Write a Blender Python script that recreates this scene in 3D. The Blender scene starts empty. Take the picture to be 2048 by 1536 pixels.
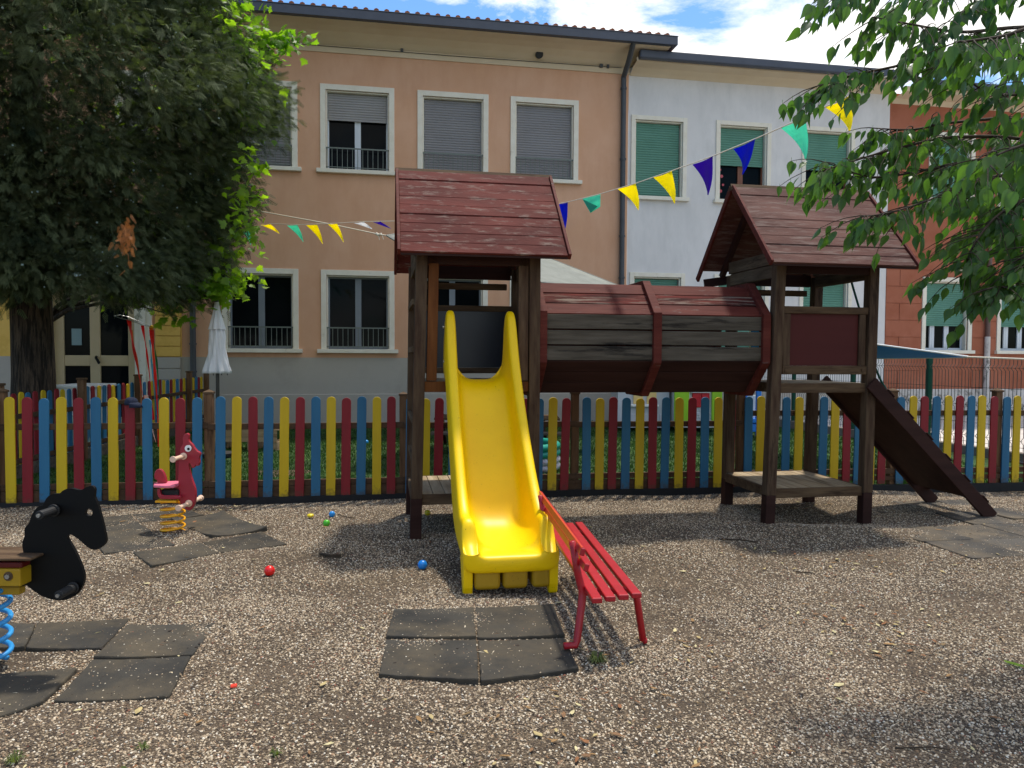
import bpy, bmesh, math, random
import numpy as np
from mathutils import Vector, Matrix
random.seed(7); rng = np.random.default_rng(11)
scene = bpy.context.scene
COL = scene.collection
# ------------------------------------------------------------------ camera
FPX = 1480.0; EYE = 1.5
_p = math.atan(56 / FPX); _r = 0.005
cF = Vector((0, math.cos(_p), -math.sin(_p)))
_R = Vector((1, 0, 0)); _U = Vector((0, math.sin(_p), math.cos(_p)))
cR = _R * math.cos(_r) + _U * math.sin(_r)
cU = -_R * math.sin(_r) + _U * math.cos(_r)
EYEP = Vector((0, 0, EYE))
cam = bpy.data.cameras.new('camera'); camo = bpy.data.objects.new('camera', cam); COL.objects.link(camo)
M = Matrix((cR, cU, -cF)).transposed().to_4x4(); M.translation = EYEP
camo.matrix_world = M
cam.sensor_width = 36; cam.lens = 36 * FPX / 2048; cam.clip_end = 2000; cam.clip_start = .05
scene.camera = camo
# ------------------------------------------------------------------ light
EL = math.radians(70); AZ = math.radians(24)      # azimuth from +Y towards +X
SUN = Vector((math.sin(AZ) * math.cos(EL), math.cos(AZ) * math.cos(EL), math.sin(EL)))
sl = bpy.data.lights.new('sun', 'SUN'); so = bpy.data.objects.new('sun', sl); COL.objects.link(so)
sl.energy = 2.15; sl.angle = math.radians(3.5); sl.color = (1, .94, .84)
so.rotation_euler = SUN.to_track_quat('Z', 'Y').to_euler(); so.location = (4, 10, 20)
scene.view_settings.view_transform = 'Standard'; scene.view_settings.look = 'None'
scene.view_settings.exposure = 1.02; scene.view_settings.gamma = 1
w = bpy.data.worlds.new('World'); scene.world = w; w.use_nodes = True
nt = w.node_tree; N = nt.nodes; L = nt.links; N.clear()
out = N.new('ShaderNodeOutputWorld'); bg = N.new('ShaderNodeBackground'); L.new(bg.outputs[0], out.inputs[0])
sky = N.new('ShaderNodeTexSky'); sky.sky_type = 'NISHITA'; sky.sun_disc = False
sky.sun_elevation = EL; sky.sun_rotation = AZ; sky.air_density = 1.0; sky.dust_density = .6; sky.ozone_density = 2.5
bg.inputs[1].default_value = .15
tc = N.new('ShaderNodeTexCoord'); sep = N.new('ShaderNodeSeparateXYZ'); L.new(tc.outputs['Generated'], sep.inputs[0])
def wm(op, a, b=None, cl=False):
    n = N.new('ShaderNodeMath'); n.operation = op; n.use_clamp = cl
    for i, v in enumerate((a, b)):
        if v is None: continue
        if isinstance(v, (int, float)): n.inputs[i].default_value = v
        else: L.new(v, n.inputs[i])
    return n.outputs[0]
zz = wm('ADD', wm('MAXIMUM', sep.outputs[2], 0.02), .16)
cx = wm('DIVIDE', sep.outputs[0], zz); cy = wm('DIVIDE', sep.outputs[1], zz)
cmb = N.new('ShaderNodeCombineXYZ'); L.new(cx, cmb.inputs[0]); L.new(cy, cmb.inputs[1])
mp = N.new('ShaderNodeMapping'); L.new(cmb.outputs[0], mp.inputs[0]); mp.inputs['Location'].default_value = (1.35, .4, 0); mp.inputs['Rotation'].default_value = (0, 0, .5)
n1 = N.new('ShaderNodeTexNoise'); n1.inputs['Scale'].default_value = 2.1; n1.inputs['Detail'].default_value = 12; n1.inputs['Roughness'].default_value = .62; n1.inputs['Distortion'].default_value = .35
L.new(mp.outputs[0], n1.inputs['Vector'])
gx = wm('MULTIPLY', wm('ABSOLUTE', wm('SUBTRACT', cx, .62)), -.11)          # more cloud to the right of the view
cov = wm('ADD', n1.outputs['Fac'], gx)
rp = N.new('ShaderNodeValToRGB'); L.new(cov, rp.inputs[0])
rp.color_ramp.elements[0].position = .40; rp.color_ramp.elements[0].color = (0, 0, 0, 1)
rp.color_ramp.elements[1].position = .53; rp.color_ramp.elements[1].color = (1, 1, 1, 1)
mx = N.new('ShaderNodeMixRGB'); L.new(rp.outputs[0], mx.inputs[0])
hs = N.new('ShaderNodeHueSaturation'); hs.inputs['Saturation'].default_value = 1.25; hs.inputs['Value'].default_value = .68
L.new(sky.outputs[0], hs.inputs['Color']); L.new(hs.outputs[0], mx.inputs[1])
mx.inputs[2].default_value = (4.95, 4.85, 4.7, 1)
L.new(mx.outputs[0], bg.inputs[0])
scene.render.engine = 'CYCLES'
scene.cycles.use_denoising = True
scene.cycles.max_bounces = 6; scene.cycles.transparent_max_bounces = 4
# ------------------------------------------------------------------ pixel helpers (real positions worked out from the photo)
def ray(px, py): return cF + cR * ((px - 1024) / FPX) + cU * ((768 - py) / FPX)
def at(px, py, Y):
    d = ray(px, py); return EYEP + d * (Y / d.y)
def gnd(px, py, z=0.0):
    d = ray(px, py); return EYEP + d * ((z - EYE) / d.z)
YAW = math.radians(10); e1 = Vector((math.cos(YAW), math.sin(YAW), 0)); e2 = Vector((-math.sin(YAW), math.cos(YAW), 0))
# ------------------------------------------------------------------ mesh builder
class MB:
    def __init__(s): s.v = []; s.f = []; s.m = []; s.mi = 0
    def add(s, vs, fs):
        b = len(s.v); s.v += [tuple(x) for x in vs]; s.f += [tuple(b + i for i in f) for f in fs]; s.m += [s.mi] * len(fs); return s
    def box(s, x0, x1, y0, y1, z0, z1, T=None):
        vs = [Vector(q) for q in ((x0,y0,z0),(x1,y0,z0),(x1,y1,z0),(x0,y1,z0),(x0,y0,z1),(x1,y0,z1),(x1,y1,z1),(x0,y1,z1))]
        if T: vs = [T @ q for q in vs]
        return s.add(vs, [(0,3,2,1),(4,5,6,7),(0,1,5,4),(1,2,6,5),(2,3,7,6),(3,0,4,7)])
    def beam(s, p0, p1, wx, wy, up=(0, 0, 1), ref=None):
        p0 = Vector(p0); p1 = Vector(p1); d = (p1 - p0).normalized(); r = Vector(ref) if ref else Vector((1, 0, 0))
        a = (r - d * r.dot(d))
        if a.length < 1e-4: r = Vector((0, 1, 0)); a = r - d * r.dot(d)
        a.normalize(); b = d.cross(a)
        vs = [p + a * (sx * wx / 2) + b * (sy * wy / 2) for p in (p0, p1) for sx, sy in ((-1,-1),(1,-1),(1,1),(-1,1))]
        return s.add(vs, [(0,3,2,1),(4,5,6,7),(0,1,5,4),(1,2,6,5),(2,3,7,6),(3,0,4,7)])
    def prism(s, poly, n, h, o=(0, 0, 0), ax=None, ay=None):
        """poly in 2-D (ax, ay axes), extruded by h along n from o"""
        n = Vector(n); ax = Vector(ax or (1, 0, 0)); ay = Vector(ay or (0, 0, 1)); o = Vector(o)
        k = len(poly); a = [o + ax * x + ay * y for x, y in poly]; b = [q + n * h for q in a]
        return s.add(a + b, [tuple(range(k - 1, -1, -1)), tuple(range(k, 2 * k))] + [(i, (i + 1) % k, k + (i + 1) % k, k + i) for i in range(k)])
    def tube(s, pts, r, n=8, caps=True, flat=1.0):
        pts = [Vector(p) for p in pts]; k = len(pts); rr = r if hasattr(r, '__len__') else [r] * k
        vs = []; prev = None
        for i, p in enumerate(pts):
            t = (pts[min(i + 1, k - 1)] - pts[max(i - 1, 0)]).normalized()
            if prev is None:
                a = t.orthogonal().normalized()
            else:
                a = (prev - t * prev.dot(t)).normalized()
            prev = a; b = t.cross(a)
            vs += [p + (a * math.cos(2 * math.pi * j / n) + b * flat * math.sin(2 * math.pi * j / n)) * rr[i] for j in range(n)]
        fs = [(i * n + j, i * n + (j + 1) % n, (i + 1) * n + (j + 1) % n, (i + 1) * n + j) for i in range(k - 1) for j in range(n)]
        if caps: fs += [tuple(range(n - 1, -1, -1)), tuple(range((k - 1) * n, k * n))]
        return s.add(vs, fs)
    def lathe(s, prof, o=(0, 0, 0), n=20, mod=None):
        o = Vector(o); vs = []
        for r, z in prof:
            for j in range(n):
                a = 2 * math.pi * j / n; q = r * (mod(a, z) if mod else 1)
                vs.append(o + Vector((q * math.cos(a), q * math.sin(a), z)))
        k = len(prof)
        return s.add(vs, [(i * n + j, i * n + (j + 1) % n, (i + 1) * n + (j + 1) % n, (i + 1) * n + j) for i in range(k - 1) for j in range(n)])
    def sphere(s, c, r, n=16, m=10, sz=1):
        prof = [(r * math.sin(math.pi * i / m) + 1e-5, -r * sz * math.cos(math.pi * i / m)) for i in range(m + 1)]
        return s.lathe(prof, c, n)
    def mesh(s, name):
        me = bpy.data.meshes.new(name); me.from_pydata(s.v, [], s.f); me.update(); return me
def link(name, me, mats, parent=None, smooth=False, bevel=0, label=None, seg=2):
    if not isinstance(mats, (list, tuple)): mats = [mats]
    for m in mats: me.materials.append(m)
    o = bpy.data.objects.new(name, me); COL.objects.link(o)
    if parent: o.parent = parent
    if smooth:
        me.polygons.foreach_set('use_smooth', [True] * len(me.polygons))
    if bevel:
        b = o.modifiers.new('bevel', 'BEVEL'); b.width = bevel; b.segments = seg; b.limit_method = 'ANGLE'; b.angle_limit = math.radians(35); b.harden_normals = False
    if label: o['label'] = label
    return o
def build(name, mb, mats, parent=None, **k):
    me = mb.mesh(name); o = link(name, me, mats, parent, **k)
    if any(mb.m): me.polygons.foreach_set('material_index', mb.m)
    return o
def thing(name, label, cat, loc=(0, 0, 0), rz=0, group=None):
    o = bpy.data.objects.new(name, None); COL.objects.link(o); o.empty_display_size = .1
    o.location = loc; o.rotation_euler = (0, 0, rz); return tag(o, label, cat, group)
def tag(o, label, cat=None, group=None, kind=None):
    if label: o['label'] = label
    if cat: o['category'] = cat
    if group: o['group'] = group
    if kind: o['kind'] = kind
    return o
def struct(o): o['kind'] = 'structure'; return o
def rounded_box(x0, x1, y0, y1, z0, z1): return MB().box(x0, x1, y0, y1, z0, z1)
# ------------------------------------------------------------------ materials
def S(c):   # sRGB 0-255 -> linear
    return tuple((v / 12.92 if v <= .04045 else ((v + .055) / 1.055) ** 2.4) for v in (x / 255 for x in c)) + (1,)
DK = [('deck', .85), ('greyed slat', .42), ('weathered', .6), ('worn maroon', .55), ('dark maroon', .42), ('maroon roof', .55), ('faded brown roof', .6), ('peeling', .6), ('orange brown', .5), ('maroon painted', .5), ('navy chalk', .32),
      ('fence timber', .62), ('fence rail', .5), ('yellow picket', .72), ('red picket', .6), ('blue picket', .58), ('rubber safety', .55), ('shade sail', .42), ('pink red', .6), ('raw pallet', .7), ('red bench', .75), ('scuffed yellow', .6), ('red beam', .5), ('black edging', .5), ('parasol', .9)]
def mat(name, c1, c2=None, scale=6, rough=.7, bump=.15, bscale=60, stretch=(1, 1, 1), detail=6, c3=None, th3=.62, s3=20, spec=.4, rnd=0, metal=0, lo=.35, hi=.65, coat=0, st3=None, w3=.05, bdist=.004):
    if any(q in name for q in ('wood', 'maroon', 'slat', 'stucco', 'roof', 'fence', 'mat', 'peeling', 'plinth')): spec = min(spec, .14)
    for sub, k_ in DK:
        if sub in name:
            c1, c2, c3 = (tuple(v * k_ for v in c[:3]) + (1,) if c else None for c in (c1, c2, c3)); break
    m = bpy.data.materials.new(name); m.use_nodes = True; nt = m.node_tree; N = nt.nodes; L = nt.links
    P = N['Principled BSDF']; P.inputs['Roughness'].default_value = rough; P.inputs['Metallic'].default_value = metal
    P.inputs['Specular IOR Level'].default_value = spec; P.inputs['Coat Weight'].default_value = coat; P.inputs['Coat Roughness'].default_value = .08
    tc = N.new('ShaderNodeTexCoord'); mp = N.new('ShaderNodeMapping'); mp.inputs['Scale'].default_value = stretch
    L.new(tc.outputs['Object'], mp.inputs[0]); vec = mp.outputs[0]
    oi = N.new('ShaderNodeObjectInfo')
    if rnd:
        ad = N.new('ShaderNodeVectorMath'); ad.operation = 'ADD'; cb = N.new('ShaderNodeMath'); cb.operation = 'MULTIPLY'; cb.inputs[1].default_value = 37
        L.new(oi.outputs['Random'], cb.inputs[0]); L.new(vec, ad.inputs[0]); L.new(cb.outputs[0], ad.inputs[1]); vec = ad.outputs[0]
    n = N.new('ShaderNodeTexNoise'); n.inputs['Scale'].default_value = scale; n.inputs['Detail'].default_value = detail; n.inputs['Roughness'].default_value = .6
    L.new(vec, n.inputs['Vector'])
    r = N.new('ShaderNodeValToRGB'); r.color_ramp.elements[0].position = lo; r.color_ramp.elements[1].position = hi
    r.color_ramp.elements[0].color = c1; r.color_ramp.elements[1].color = c2 or c1; L.new(n.outputs['Fac'], r.inputs[0]); col = r.outputs[0]
    if c3:
        n3 = N.new('ShaderNodeTexNoise'); n3.inputs['Scale'].default_value = s3; n3.inputs['Detail'].default_value = 8; n3.inputs['Roughness'].default_value = .7
        if st3:
            mp3 = N.new('ShaderNodeMapping'); mp3.inputs['Scale'].default_value = st3; L.new(tc.outputs['Object'], mp3.inputs[0]); L.new(mp3.outputs[0], n3.inputs['Vector'])
        else: L.new(vec, n3.inputs['Vector'])
        r3 = N.new('ShaderNodeValToRGB'); r3.color_ramp.elements[0].position = th3 - w3; r3.color_ramp.elements[1].position = th3 + w3; L.new(n3.outputs['Fac'], r3.inputs[0])
        mx = N.new('ShaderNodeMixRGB'); L.new(r3.outputs[0], mx.inputs[0]); L.new(col, mx.inputs[1]); mx.inputs[2].default_value = c3; col = mx.outputs[0]
    if rnd:
        h = N.new('ShaderNodeHueSaturation'); L.new(col, h.inputs['Color']); mr = N.new('ShaderNodeMapRange'); L.new(oi.outputs['Random'], mr.inputs[0])
        mr.inputs[3].default_value = 1 - rnd; mr.inputs[4].default_value = 1 + rnd; L.new(mr.outputs[0], h.inputs['Value']); col = h.outputs[0]
    L.new(col, P.inputs['Base Color'])
    if bump:
        nb = N.new('ShaderNodeTexNoise'); nb.inputs['Scale'].default_value = bscale; nb.inputs['Detail'].default_value = 5; L.new(vec, nb.inputs['Vector'])
        b = N.new('ShaderNodeBump'); b.inputs['Strength'].default_value = bump; b.inputs['Distance'].default_value = bdist; L.new(nb.outputs['Fac'], b.inputs['Height']); L.new(b.outputs[0], P.inputs['Normal'])
    return m
def leafmat(name, c1, c2, tr=.45, rough=.45, tcol=None, scale=1.2, spec=.4):
    m = mat(name, c1, c2, scale=scale, rough=rough, bump=0, spec=spec); nt = m.node_tree; N = nt.nodes; L = nt.links; P = N['Principled BSDF']
    src = P.inputs['Base Color'].links[0].from_socket
    t = N.new('ShaderNodeBsdfTranslucent'); mixc = N.new('ShaderNodeMixRGB'); mixc.blend_type = 'MULTIPLY'; mixc.inputs[0].default_value = 1
    L.new(src, mixc.inputs[1]); mixc.inputs[2].default_value = tcol or (2.2, 2.6, .8, 1); L.new(mixc.outputs[0], t.inputs[0])
    ms = N.new('ShaderNodeMixShader'); ms.inputs[0].default_value = tr; L.new(P.outputs[0], ms.inputs[1]); L.new(t.outputs[0], ms.inputs[2])
    L.new(ms.outputs[0], N['Material Output'].inputs['Surface']); return m
XS = (.12, 1, 1); ZS = (1, 1, .12); YS = (1, .12, 1)
W_BROWNX = mat('weathered brown wood along x', S((92, 70, 52)), S((128, 104, 78)), 22, .8, .5, 60, XS, c3=S((62, 45, 34)), s3=9)
W_BROWNZ = mat('weathered brown wood upright', S((86, 64, 50)), S((120, 98, 76)), 22, .8, .5, 60, ZS, c3=S((60, 43, 33)), s3=9, rnd=.12)
W_BROWNY = mat('weathered brown wood along y', S((96, 78, 60)), S((134, 114, 90)), 22, .8, .5, 60, YS, c3=S((66, 50, 38)), s3=9)
W_GREYX = mat('greyed slat wood', S((106, 97, 84)), S((148, 138, 122)), 20, .85, .6, 60, (.08, 1, 1), c3=S((58, 54, 50)), s3=8, st3=(.1, 1, 1))
W_DECK = mat('pale worn deck wood', S((150, 128, 98)), S((188, 170, 140)), 16, .85, .5, 60, YS, c3=S((110, 92, 70)), s3=6)
W_MAROONX = mat('worn maroon stain along x', S((108, 46, 38)), S((132, 66, 54)), 14, .7, .5, 60, XS, c3=S((138, 116, 108)), th3=.655, s3=7, st3=(.5, 2, 2))
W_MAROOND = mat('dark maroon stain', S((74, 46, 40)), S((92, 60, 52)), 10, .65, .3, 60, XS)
W_ROOF = mat('maroon roof boards with pale scuffs', S((100, 44, 38)), S((140, 68, 58)), 3.0, .8, .6, 60, (.35, 1, 1), rnd=0, c3=S((166, 142, 128)), th3=.61, s3=11, st3=(.5, 1.8, 1.8), w3=.08)
W_ROOF2 = mat('faded brown roof boards', S((92, 54, 46)), S((134, 92, 80)), 3.5, .75, .6, 60, (.3, 1, 1), c3=S((160, 140, 128)), th3=.62, s3=11, st3=(.3, 1.8, 1.8), w3=.12)
W_PEEL = mat('peeling maroon board', S((70, 36, 32)), S((130, 58, 50)), 20, .85, 1, 50, (.12, 1, 1), c3=S((160, 140, 124)), th3=.57, s3=16, st3=(.12, 2, 2))
W_ORANGE = mat('orange brown stained wood', S((128, 74, 34)), S((158, 98, 50)), 18, .65, .3, 60, ZS, c3=S((92, 60, 38)), s3=7)
W_PANEL = mat('maroon painted panel', S((104, 48, 46)), S((116, 56, 52)), 3, .55, .1, 30, XS, c3=S((132, 84, 76)), th3=.72, s3=4)
W_CHALK = mat('navy chalkboard', S((34, 46, 66)), S((42, 54, 74)), 2, .35, .05, 30, spec=.5)
W_POST = mat('brown fence timber', S((112, 82, 58)), S((146, 112, 82)), 18, .75, .4, 60, ZS, c3=S((82, 58, 42)), s3=7, rnd=.1)
W_RAIL = mat('brown fence rail', S((96, 74, 56)), S((124, 98, 76)), 18, .8, .4, 60, XS, c3=S((72, 54, 42)), s3=7)
P_YEL = mat('yellow picket paint', S((222, 184, 10)), S((236, 200, 22)), 8, .55, .25, 40, ZS, c3=S((168, 132, 20)), th3=.70, s3=9, rnd=.06, st3=(2, 2, .6))
P_RED = mat('red picket paint', S((154, 22, 36)), S((172, 30, 44)), 8, .55, .25, 40, ZS, c3=S((120, 18, 26)), th3=.70, s3=9, rnd=.08, st3=(2, 2, .6))
P_BLU = mat('blue picket paint', S((44, 122, 166)), S((56, 136, 178)), 8, .55, .25, 40, ZS, c3=S((34, 96, 136)), th3=.68, s3=9, rnd=.08, st3=(2, 2, .6))
SL_YEL = mat('glossy yellow slide plastic', S((238, 194, 0)), S((246, 204, 0)), 2, .42, .05, 14, spec=.28, c3=S((150, 112, 16)), th3=.675, s3=9, st3=(7, .9, 7), bdist=.006, w3=.05)
RED_M = mat('red bench paint', S((176, 20, 32)), S((194, 28, 42)), 6, .4, .1, 40, spec=.5, c3=S((140, 16, 30)), th3=.68)
RED_O = mat('orange sunlit bench edge', S((206, 86, 20)), S((196, 60, 30)), 6, .4, .1, 40, (1, .2, 1), spec=.5)  # orange of the sun catching the slat's top edge, put into the colour
PINK = mat('pink red moulded plastic', S((192, 40, 58)), S((200, 50, 70)), 3, .35, .05, 40, spec=.5)
PINKL = mat('pale pink plastic', S((226, 112, 136)), S((230, 124, 146)), 3, .4, .05, 40)
DOWEL = mat('cream handle plastic', S((226, 188, 160)), S((232, 200, 176)), 8, .45, .08, 40)
WHITE = mat('white paint', S((232, 232, 228)), S((240, 240, 236)), 3, .5, .05, 30)
BLACKP = mat('black plastic', S((8, 8, 9)), S((12, 12, 12)), 3, .5, .08, 60, spec=.2)
BLACKM = mat('black rubber', S((26, 26, 26)), S((34, 34, 34)), 3, .6, .1, 60)
STEEL = mat('steel', S((170, 170, 168)), S((190, 190, 188)), 5, .35, .05, 60, metal=.9)
SPR_Y = mat('yellow spring paint', S((232, 160, 10)), S((240, 174, 20)), 6, .35, .05, 40, spec=.5)
SPR_B = mat('blue spring paint', S((44, 140, 204)), S((56, 152, 214)), 6, .35, .05, 40, spec=.5)
Y_BLOCK = mat('scuffed yellow block', S((206, 160, 20)), S((216, 172, 30)), 6, .5, .1, 40, c3=S((120, 96, 30)), th3=.68, s3=14)
R_BLOCK = mat('red beam', S((132, 30, 22)), S((144, 36, 28)), 6, .5, .1, 40)
RUBBER = mat('grey rubber safety mat', S((66, 65, 62)), S((94, 90, 82)), 2.6, .9, .6, 160, c3=S((122, 110, 90)), th3=.58, s3=2.4, rnd=.1, w3=.16)
RUBBER2 = mat('pale dusty grey mat', S((62, 60, 57)), S((84, 80, 74)), 2.6, .9, .6, 160, c3=S((110, 98, 80)), th3=.6, s3=2.4, rnd=.08, w3=.16)
DARKRUB = mat('black edging', S((34, 35, 38)), S((46, 46, 48)), 4, .8, .3, 60)
STUCCO_O = mat('orange stucco', S((208, 161, 127)), S((214, 169, 137)), 1.1, .9, .35, 90, c3=S((202, 154, 121)), th3=.6, s3=1.3, st3=(1.6, 1.6, .5), w3=.14, bdist=.003)
STUCCO_W = mat('pale blue white stucco', S((212, 209, 204)), S((221, 218, 213)), .9, .9, .35, 60, c3=S((200, 198, 193)), th3=.58, s3=1.3, st3=(1.4, 1.4, .5), w3=.14, bdist=.004)
STUCCO_G = mat('grey plinth paint', S((172, 165, 154)), S((178, 171, 160)), 1.1, .85, .25, 60, c3=S((162, 155, 144)), th3=.6, s3=1.1, w3=.12)
STUCCO_R = mat('rust red stucco', S((160, 98, 74)), S((168, 106, 82)), 1.3, .9, .35, 60, c3=S((150, 88, 64)), th3=.58, s3=1.4, w3=.12)
STUCCO_Y = mat('ochre yellow stucco', S((222, 180, 92)), S((230, 190, 104)), 1.6, .9, .35, 50, c3=S((206, 164, 78)), th3=.56, s3=2.2, w3=.1)
STUCCO_C = mat('cream cornice stucco', S((206, 188, 158)), S((214, 198, 170)), 1.2, .9, .25, 50)
STONE = mat('pale window surround', S((222, 214, 194)), S((230, 224, 206)), 5, .8, .2, 60, c3=S((196, 186, 164)), th3=.66, s3=6)
PLINTH = mat('worn white plinth', S((190, 184, 176)), S((206, 200, 192)), 4, .9, .4, 40, c3=S((140, 134, 126)), th3=.56, s3=5)
GUTTER = mat('dark blue grey gutter metal', S((58, 64, 76)), S((66, 72, 84)), 3, .4, .05, 40, spec=.5)
PIPE = mat('dark downpipe', S((62, 64, 66)), S((72, 74, 76)), 3, .45, .05, 40)
PIPEB = mat('brown downpipe', S((94, 70, 62)), S((104, 80, 70)), 3, .5, .05, 40)
TILE = mat('clay roof tile', S((150, 86, 60)), S((178, 118, 88)), 7, .85, .3, 60)
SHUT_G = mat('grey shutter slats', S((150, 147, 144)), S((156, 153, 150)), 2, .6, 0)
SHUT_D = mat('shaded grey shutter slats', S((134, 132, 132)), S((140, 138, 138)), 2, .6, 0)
SHUT_GR = mat('green shutter slats', S((90, 134, 116)), S((98, 142, 124)), 2, .55, 0)
CASE = mat('aluminium window profile', S((200, 206, 210)), S((208, 214, 218)), 2, .45, .02)
CASEG = mat('grey window profile', S((120, 128, 134)), S((128, 136, 142)), 2, .45, .02)
CASEB = mat('brown window profile', S((110, 66, 46)), S((120, 74, 52)), 6, .5, .05)
GLASS = mat('dark window glass', S((10, 14, 16)), S((18, 22, 24)), 1, .05, 0, spec=.05)
RAILG = mat('green grey railing iron', S((104, 112, 104)), S((112, 120, 112)), 4, .5, .05)
DOORM = mat('beige door metal', S((186, 164, 124)), S((192, 170, 130)), 3, .5, .04)
GREEN_F = mat('dark green fence paint', S((20, 66, 50)), S((26, 74, 58)), 4, .45, .05)
WIRE = mat('dark green wire', S((50, 62, 56)), S((58, 70, 62)), 4, .5, 0)
CONC = mat('concrete kerb', S((112, 104, 94)), S((136, 126, 114)), 6, .9, .3, 60)
SAIL_G = mat('grey green shade sail', S((176, 180, 168)), S((194, 198, 186)), 5, .85, .2, 90, c3=S((150, 154, 142)), s3=30, st3=(1, 4, 4))
SAIL_B = mat('blue awning cloth', S((50, 128, 235)), S((58, 136, 240)), 4, .8, .2, 90)
ROPE = mat('pale rope', S((214, 204, 184)), S((226, 218, 198)), 20, .9, .2, 80)
CLOTHW = mat('off white parasol cloth', S((226, 226, 226)), S((234, 234, 234)), 3, .9, .2, 60)
POLE = mat('dark pole', S((60, 58, 56)), S((70, 68, 64)), 3, .4, .02)
BARK = mat('deep ridged bark', S((58, 48, 38)), S((88, 74, 60)), 14, .95, 1, 26, (1, 1, .16), c3=S((34, 28, 22)), th3=.5, s3=18, st3=(1.4, 1.4, .14), bdist=.05)
TWIG = mat('brown twig', S((50, 40, 30)), S((70, 58, 44)), 20, .9, .2, 40)
PALLET = mat('raw pallet wood', S((180, 150, 112)), S((200, 172, 134)), 14, .85, .3, 60, XS, c3=S((136, 106, 74)), s3=6)
TEAL = mat('teal vinyl', S((20, 140, 118)), S((30, 152, 130)), 4, .3, .03)
GREYV = mat('printed grey vinyl', S((168, 166, 178)), S((206, 204, 210)), 18, .35, .03, c3=S((150, 84, 84)), th3=.62, s3=12)
def plain(name, c, rough=.45, spec=.5): return mat(name, S(c), S(tuple(min(255, x + 6) for x in c)), 4, rough, .04, 40, spec=spec)
# ------------------------------------------------------------------ terrain
def smooth(a, b, x):
    t = np.clip((x - a) / (b - a), 0, 1); return t * t * (3 - 2 * t)
_ph = rng.uniform(0, 6.28, (24, 3)); _fr = rng.uniform(.6, 5.5, 24); _di = rng.uniform(0, 6.28, 24)
def hgt(x, y):
    x = np.asarray(x, float); y = np.asarray(y, float); h = np.zeros_like(x * y)
    for i in range(24):
        h = h + .007 / (1 + .5 * _fr[i]) * np.sin(_fr[i] * (x * np.cos(_di[i]) + y * np.sin(_di[i])) + _ph[i, 0])
    h = h - .03
    h = h + .05 * np.exp(-(((x - 2.9) / .75) ** 2 + ((y - 6.4) / .28) ** 2)) - .06 * np.exp(-(((x - 2.9) / .5) ** 2 + ((y - 7.0) / .35) ** 2))
    h = h - .05 * smooth(3.2, 5.2, x) * smooth(7.2, 8.4, y)
    h = h - .05 * np.exp(-(((x - .05) / .5) ** 2 + ((y - 5.0) / .4) ** 2))
    return h
def grid(name, x0, x1, y0, y1, nx, ny, hf, m):
    xs = np.linspace(x0, x1, nx); ys = np.linspace(y0, y1, ny); X, Y = np.meshgrid(xs, ys); Z = hf(X, Y)
    v = np.stack([X, Y, Z], -1).reshape(-1, 3); idx = np.arange(nx * ny).reshape(ny, nx)
    f = np.stack([idx[:-1, :-1], idx[:-1, 1:], idx[1:, 1:], idx[1:, :-1]], -1).reshape(-1, 4)
    me = bpy.data.meshes.new(name); me.from_pydata(v.tolist(), [], f.tolist()); me.update()
    o = link(name, me, m, smooth=True); o['kind'] = 'structure'; return o
def gravel_mat():
    m = mat('gravel and dark soil', S((76, 64, 50)), S((108, 92, 74)), 1.1, .95, 0, lo=.38, hi=.62)
    nt = m.node_tree; N = nt.nodes; L = nt.links; P = N['Principled BSDF']; base = P.inputs['Base Color'].links[0].from_socket
    tc = N.new('ShaderNodeTexCoord'); v = N.new('ShaderNodeTexVoronoi'); v.inputs['Scale'].default_value = 130; L.new(tc.outputs['Object'], v.inputs['Vector'])
    sc = N.new('ShaderNodeSeparateColor'); L.new(v.outputs['Color'], sc.inputs[0])
    r = N.new('ShaderNodeValToRGB'); L.new(sc.outputs[0], r.inputs[0]); e = r.color_ramp.elements
    e[0].position = 0; e[0].color = S((38, 30, 22)); e[1].position = 1; e[1].color = S((180, 160, 130))
    for p, c in ((.35, (56, 45, 34)), (.62, (98, 82, 62)), (.85, (138, 120, 94))):
        q = e.new(p); q.color = S(c)
    n = N.new('ShaderNodeTexNoise'); n.inputs['Scale'].default_value = 2.3; n.inputs['Detail'].default_value = 8; L.new(tc.outputs['Object'], n.inputs['Vector'])
    r2 = N.new('ShaderNodeValToRGB'); L.new(n.outputs['Fac'], r2.inputs[0]); r2.color_ramp.elements[0].position = .36; r2.color_ramp.elements[1].position = .58
    r2.color_ramp.elements[0].color = (.15, .15, .15, 1); r2.color_ramp.elements[1].color = (.75, .75, .75, 1)
    mx = N.new('ShaderNodeMixRGB'); L.new(r2.outputs[0], mx.inputs[0]); L.new(base, mx.inputs[1]); L.new(r.outputs[0], mx.inputs[2]); L.new(mx.outputs[0], P.inputs['Base Color'])
    b = N.new('ShaderNodeBump'); b.inputs['Strength'].default_value = .9; b.inputs['Distance'].default_value = .012; b.invert = True; L.new(v.outputs['Distance'], b.inputs['Height']); L.new(b.outputs[0], P.inputs['Normal'])
    return m
GRAVEL = gravel_mat()
LAWN = mat('artificial grass', S((30, 56, 20)), S((50, 82, 30)), 5, .9, .9, 260, c3=S((78, 116, 48)), th3=.6, s3=1.2, w3=.15, bdist=.02)
PAVE = mat('sunlit pavement', S((190, 180, 170)), S((206, 197, 188)), 2, .95, .2, 60, c3=S((160, 150, 140)), s3=6)
SOIL = mat('far ground', S((110, 104, 92)), S((132, 124, 110)), .3, .95, 0)
gl = MB(); gl.add([(-300, -300, -.2), (300, -300, -.2), (300, 300, -.2), (-300, 300, -.2)], [(0, 1, 2, 3)])
struct(build('ground', gl, SOIL))
grid('gravel', -7, 7.5, -1.0, 9.6, 240, 180, hgt, GRAVEL)
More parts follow.
